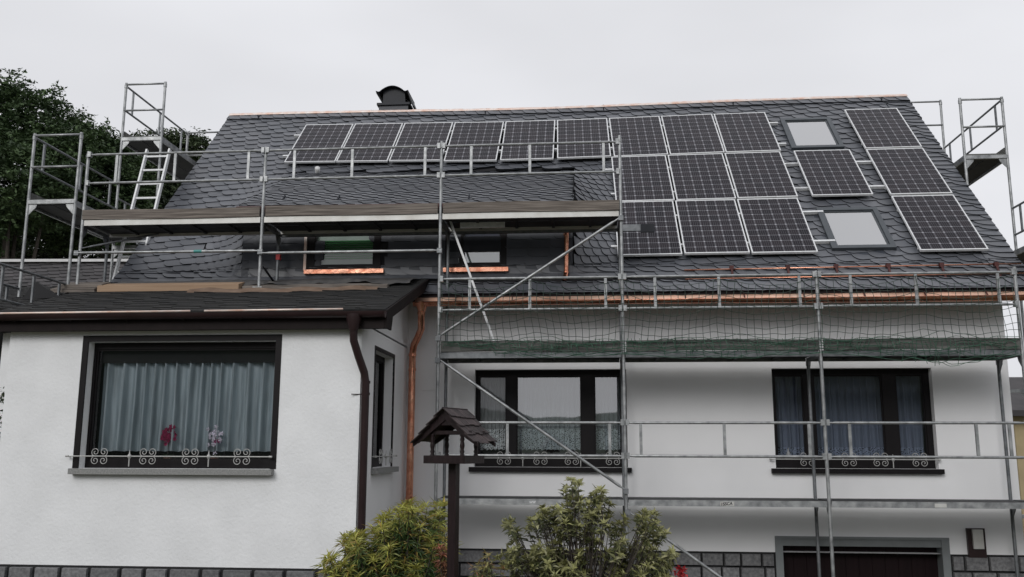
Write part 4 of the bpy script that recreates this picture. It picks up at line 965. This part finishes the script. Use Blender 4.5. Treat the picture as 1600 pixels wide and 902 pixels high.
for sx in (-1,1):
    for sy in (-1,1):
        m = MB(); zs_ = np.linspace(.668, .822, 13); rs_ = [.016,.017,.011,.016,.011,.014,.016,.014,.011,.016,.011,.017,.016]
        m.tube([P3(sx*.108, sy*.095, z) for z in zs_], rs_, 10); m.build('baluster', 'feeder', BF, smooth=True)
m = MB(); 
for sy in (-1,1):
    m.mbox(PT, -.17, .17, .815, .838, sy*.095-.012, sy*.095+.012)
    for q_ in (-1, 1): m.prism([P3(q_*.235,sy*.13,.738),P3(q_*.235,sy*.13,.762),P3(0,sy*.13,.965),P3(0,sy*.13,.905),P3(q_*.15,sy*.13,.79)], ay_*.012*-sy)
for sx in (-1,1): m.mbox(PT, sx*.12-.01, sx*.12+.01, .815, .835, -.11, .11)
m.prism([P3(-.10,-.12,.872),P3(.10,-.12,.872),P3(0,-.12,.955)], ay_*.01)
m.build('frame', 'feeder', BF)
m = MB(); rr = random.Random(3)
for s in (-1, 1):
    slope = math.atan2(.225, .225); Ls = .325
    for row in range(4):
        y = -.165
        while y < .16:
            w_ = rr.uniform(.04,.075); a0 = Ls*(row*.235)-.01; a1 = a0+Ls*.31+rr.uniform(-.008,.012); hh = .006+.0
            lift = .012*(1-0)
            q = []
            for (d, zoff) in ((a0, .004-row*.0), (a1, .020)):
                for yy in (y, min(y+w_, .17)):
                    q.append(P3(s*d*math.cos(slope), yy, .972-d*math.sin(slope)+zoff))
            nrm_ = ax_*s*math.sin(slope)+np.array([0,0,math.cos(slope)])
            m.prism([q[0],q[2],q[3],q[1]], nrm_*.005); y += w_+.003
m.build('roof', 'shingle', BF)

# ------------------------------------------------------------------ trees
def tree(name, label, base, lobes, n, lsize, cols, group='trees behind the house', seed=0, trunk_r=.35):
    r = np.random.default_rng(seed); base = np.array(base, float); t = thing(name, tuple(base), label, 'tree', group)
    top = max(l[0][2] for l in lobes); cx_ = np.mean([l[0][0] for l in lobes]); cy_ = np.mean([l[0][1] for l in lobes])
    tk = MB(); tk.tube([base, base+[0,0,(top-base[2])*.4], [cx_, cy_, base[2]+(top-base[2])*.75]], [trunk_r, trunk_r*.7, trunk_r*.3], 8)
    for (c, R3) in lobes: tk.tube([base+[0,0,(top-base[2])*.35], (np.array(c)+base+[0,0,3])/2, c], [trunk_r*.4, trunk_r*.25, .04], 6)
    tk.build('trunk', 'bark', t)
    V = []; T = []
    vol = np.array([np.prod(l[1])**(2/3) for l in lobes]); vol /= vol.sum()
    for (c, R3), q in zip(lobes, vol):
        c = np.array(c); R3 = np.array(R3); nc = int(n*q/26)
        d = r.normal(size=(nc,3)); d /= np.linalg.norm(d, axis=1)[:,None]
        rad_ = r.uniform(.35, 1.0, nc)**.5*(1+.14*r.normal(size=nc)); cen = c+d*R3*rad_[:,None]
        for k in range(nc):
            m_ = 26; ax = d[k]*.7+r.normal(size=3)*.5; ax[2] = ax[2]*.4; ax /= np.linalg.norm(ax)
            side = np.cross(ax, [0,0,1]); side /= np.linalg.norm(side)+1e-6
            s = r.uniform(-1, 1, m_)*lsize*3.2; w_ = r.normal(size=m_)*lsize*.9
            pos = cen[k]+ax*s[:,None]+side*w_[:,None]+r.normal(size=(m_,3))*lsize*.5; pos[:,2] -= .04*s**2/lsize
            u = r.normal(size=(m_,3)); u[:,2] *= .5; u /= np.linalg.norm(u, axis=1)[:,None]; vv = np.cross(u, r.normal(size=(m_,3))*[.6,.6,1]+[0,0,.5]); vv /= np.linalg.norm(vv, axis=1)[:,None]
            sz = lsize*r.uniform(.5, 1.2, m_)[:,None]
            V.append(np.stack([pos-u*sz, pos+vv*sz*.4, pos+u*sz, pos-vv*sz*.4], 1))
            cc_ = np.array(cols[0])+(np.array(cols[1])-np.array(cols[0]))*r.random(); T.append(np.tile(np.append(cc_, 1), (m_*4, 1)))
    V = np.concatenate(V).reshape(-1, 3)-base; T = np.concatenate(T).astype(np.float32); nf = len(V)//4
    me = bpy.data.meshes.new('crown'); me.vertices.add(len(V)); me.vertices.foreach_set('co', V.astype(np.float32).ravel())
    me.loops.add(nf*4); me.loops.foreach_set('vertex_index', np.arange(nf*4, dtype=np.int32)); me.polygons.add(nf)
    me.polygons.foreach_set('loop_start', np.arange(0, nf*4, 4, dtype=np.int32)); me.update(calc_edges=True)
    at = me.color_attributes.new('tint', 'FLOAT_COLOR', 'POINT'); at.data.foreach_set('color', T.ravel())
    me.materials.append(M_['tleaf']); o = bpy.data.objects.new('crown', me); C.objects.link(o); o.parent = t
def lobes_at(px, Y):
    out = []
    for u, v, ru, rv, dy in px:
        c = atY(u, v, Y+dy); s = (Y+dy-CAM[1])/F; out.append((tuple(c), (ru*s, max(ru, rv)*s*.8, rv*s)))
    return out
DG = [(.026,.052,.018),(.070,.115,.042)]
tree('deciduous_tree', 'tallest dark tree, at the left edge of the photo', (-23, 24, -2.6), lobes_at([(-20,190,90,85,0),(45,190,70,66,1),(20,290,110,80,-1),(90,240,62,60,0),(-30,330,80,80,0)], 24), 62000, .115, DG, seed=1)
tree('deciduous_tree', 'dark tree filling the gap behind the left scaffold tower', (-17, 27, -2.6), lobes_at([(130,235,55,60,0),(165,290,70,65,0),(100,330,80,70,0),(180,250,40,40,1),(190,350,60,60,0)], 27), 56000, .115, DG, seed=2)
tree('deciduous_tree', 'lower loose tree seen between scaffold and roof edge', (-13, 32, -2.6), lobes_at([(225,250,48,44,0),(268,240,36,36,0),(305,232,26,28,0),(240,330,60,60,0),(290,300,50,50,0)], 32), 44000, .115, [(.028,.048,.018),(.065,.09,.038)], seed=3)
tree('deciduous_tree', 'dark tree low behind the neighbour roof ridge', (-25, 30, -2.6), lobes_at([(40,370,90,60,0),(150,380,90,60,0),(-20,400,80,70,0),(240,380,70,70,0)], 30), 44000, .13, [(.015,.024,.012),(.03,.042,.02)], seed=4)
tree('deciduous_tree', 'small tree left of the annex wall, showing as a sliver', (-9.2, 3.2, -2.6), [((-9.0,3.2,.6),(1.2,1.2,1.3)),((-9.3,3.4,-.8),(1.3,1.3,1.2))], 7000, .07, [(.03,.05,.018),(.06,.09,.03)], seed=5, trunk_r=.1, group='garden trees beside the annex')

# ------------------------------------------------------------------ neighbouring houses
NH = thing('neighbour_house', (-15, 15, -2.6), 'neighbouring house with slate roof and white ridge, far left behind the annex', 'house', None)
s = math.radians(38)
def NRf(x, t, h): p = np.array([x, 15.0-t*math.cos(s), 6.62-.012*(x+15)-t*math.sin(s)]); return p+np.array([0,-math.sin(s),math.cos(s)])*h
nr_ = MB(); slates(nr_, NRf, -20, -9.8, 0, 4.4, .36, .25, 7, th=.03, shape='round'); rf_ = nr_.build('roof', M_.setdefault('slate2', mat('old_slate', (.030,.028,.030), .7, col2=(.052,.047,.048), scale=3, island=.3)), NH)
u = MB(); u.quad(NRf(-20,0,-.02),NRf(-9.8,0,-.02),NRf(-9.8,4.4,-.02),NRf(-20,4.4,-.02)); u.quad(NRf(-20,0,-.02),NRf(-9.8,0,-.02),(-9.8,18.5,3.8),(-20,18.5,3.8)); u.build('roof_underlay', 'under', rf_)
MB().beam(NRf(-20,-.03,.06), NRf(-9.8,-.03,.06), .24, .09).build('ridge_strip', 'white_plastic', rf_)
MB().box(-19.7, -10.1, 12.0, 18.2, -2.6, 4.1).build('wall', 'plaster', NH)
NH2 = thing('neighbour_house', (17.5, 14, -2.6), 'small cream house with dark roof, a sliver at the right edge', 'house', None)
p = atY(1580, 590, 12.0); zt = p[2]; wx0 = atY(1583, 640, 12.5)[0]
w_ = MB(); w_.box(wx0, wx0+8, 12.5, 18, -2.6, atY(1590, 645, 12.5)[2]); w_.build('wall', 'cream', NH2)
r2 = MB(); zz = atY(1590, 645, 12.5)[2]; r2.prism([(wx0-.3,12.1,zz-.1),(wx0-.3,18.4,zz-.1),(wx0-.3,18.4,zz+.05),(wx0-.3,15.2,zt+.25),(wx0-.3,12.1,zz+.05)], (8.6,0,0)); r2.build('roof', M_['slate2'], NH2)
MB().box(wx0+.5, wx0+1.3, 12.44, 12.5, .1, 1.2).build('window', 'black', NH2)

bpy.context.view_layer.update()
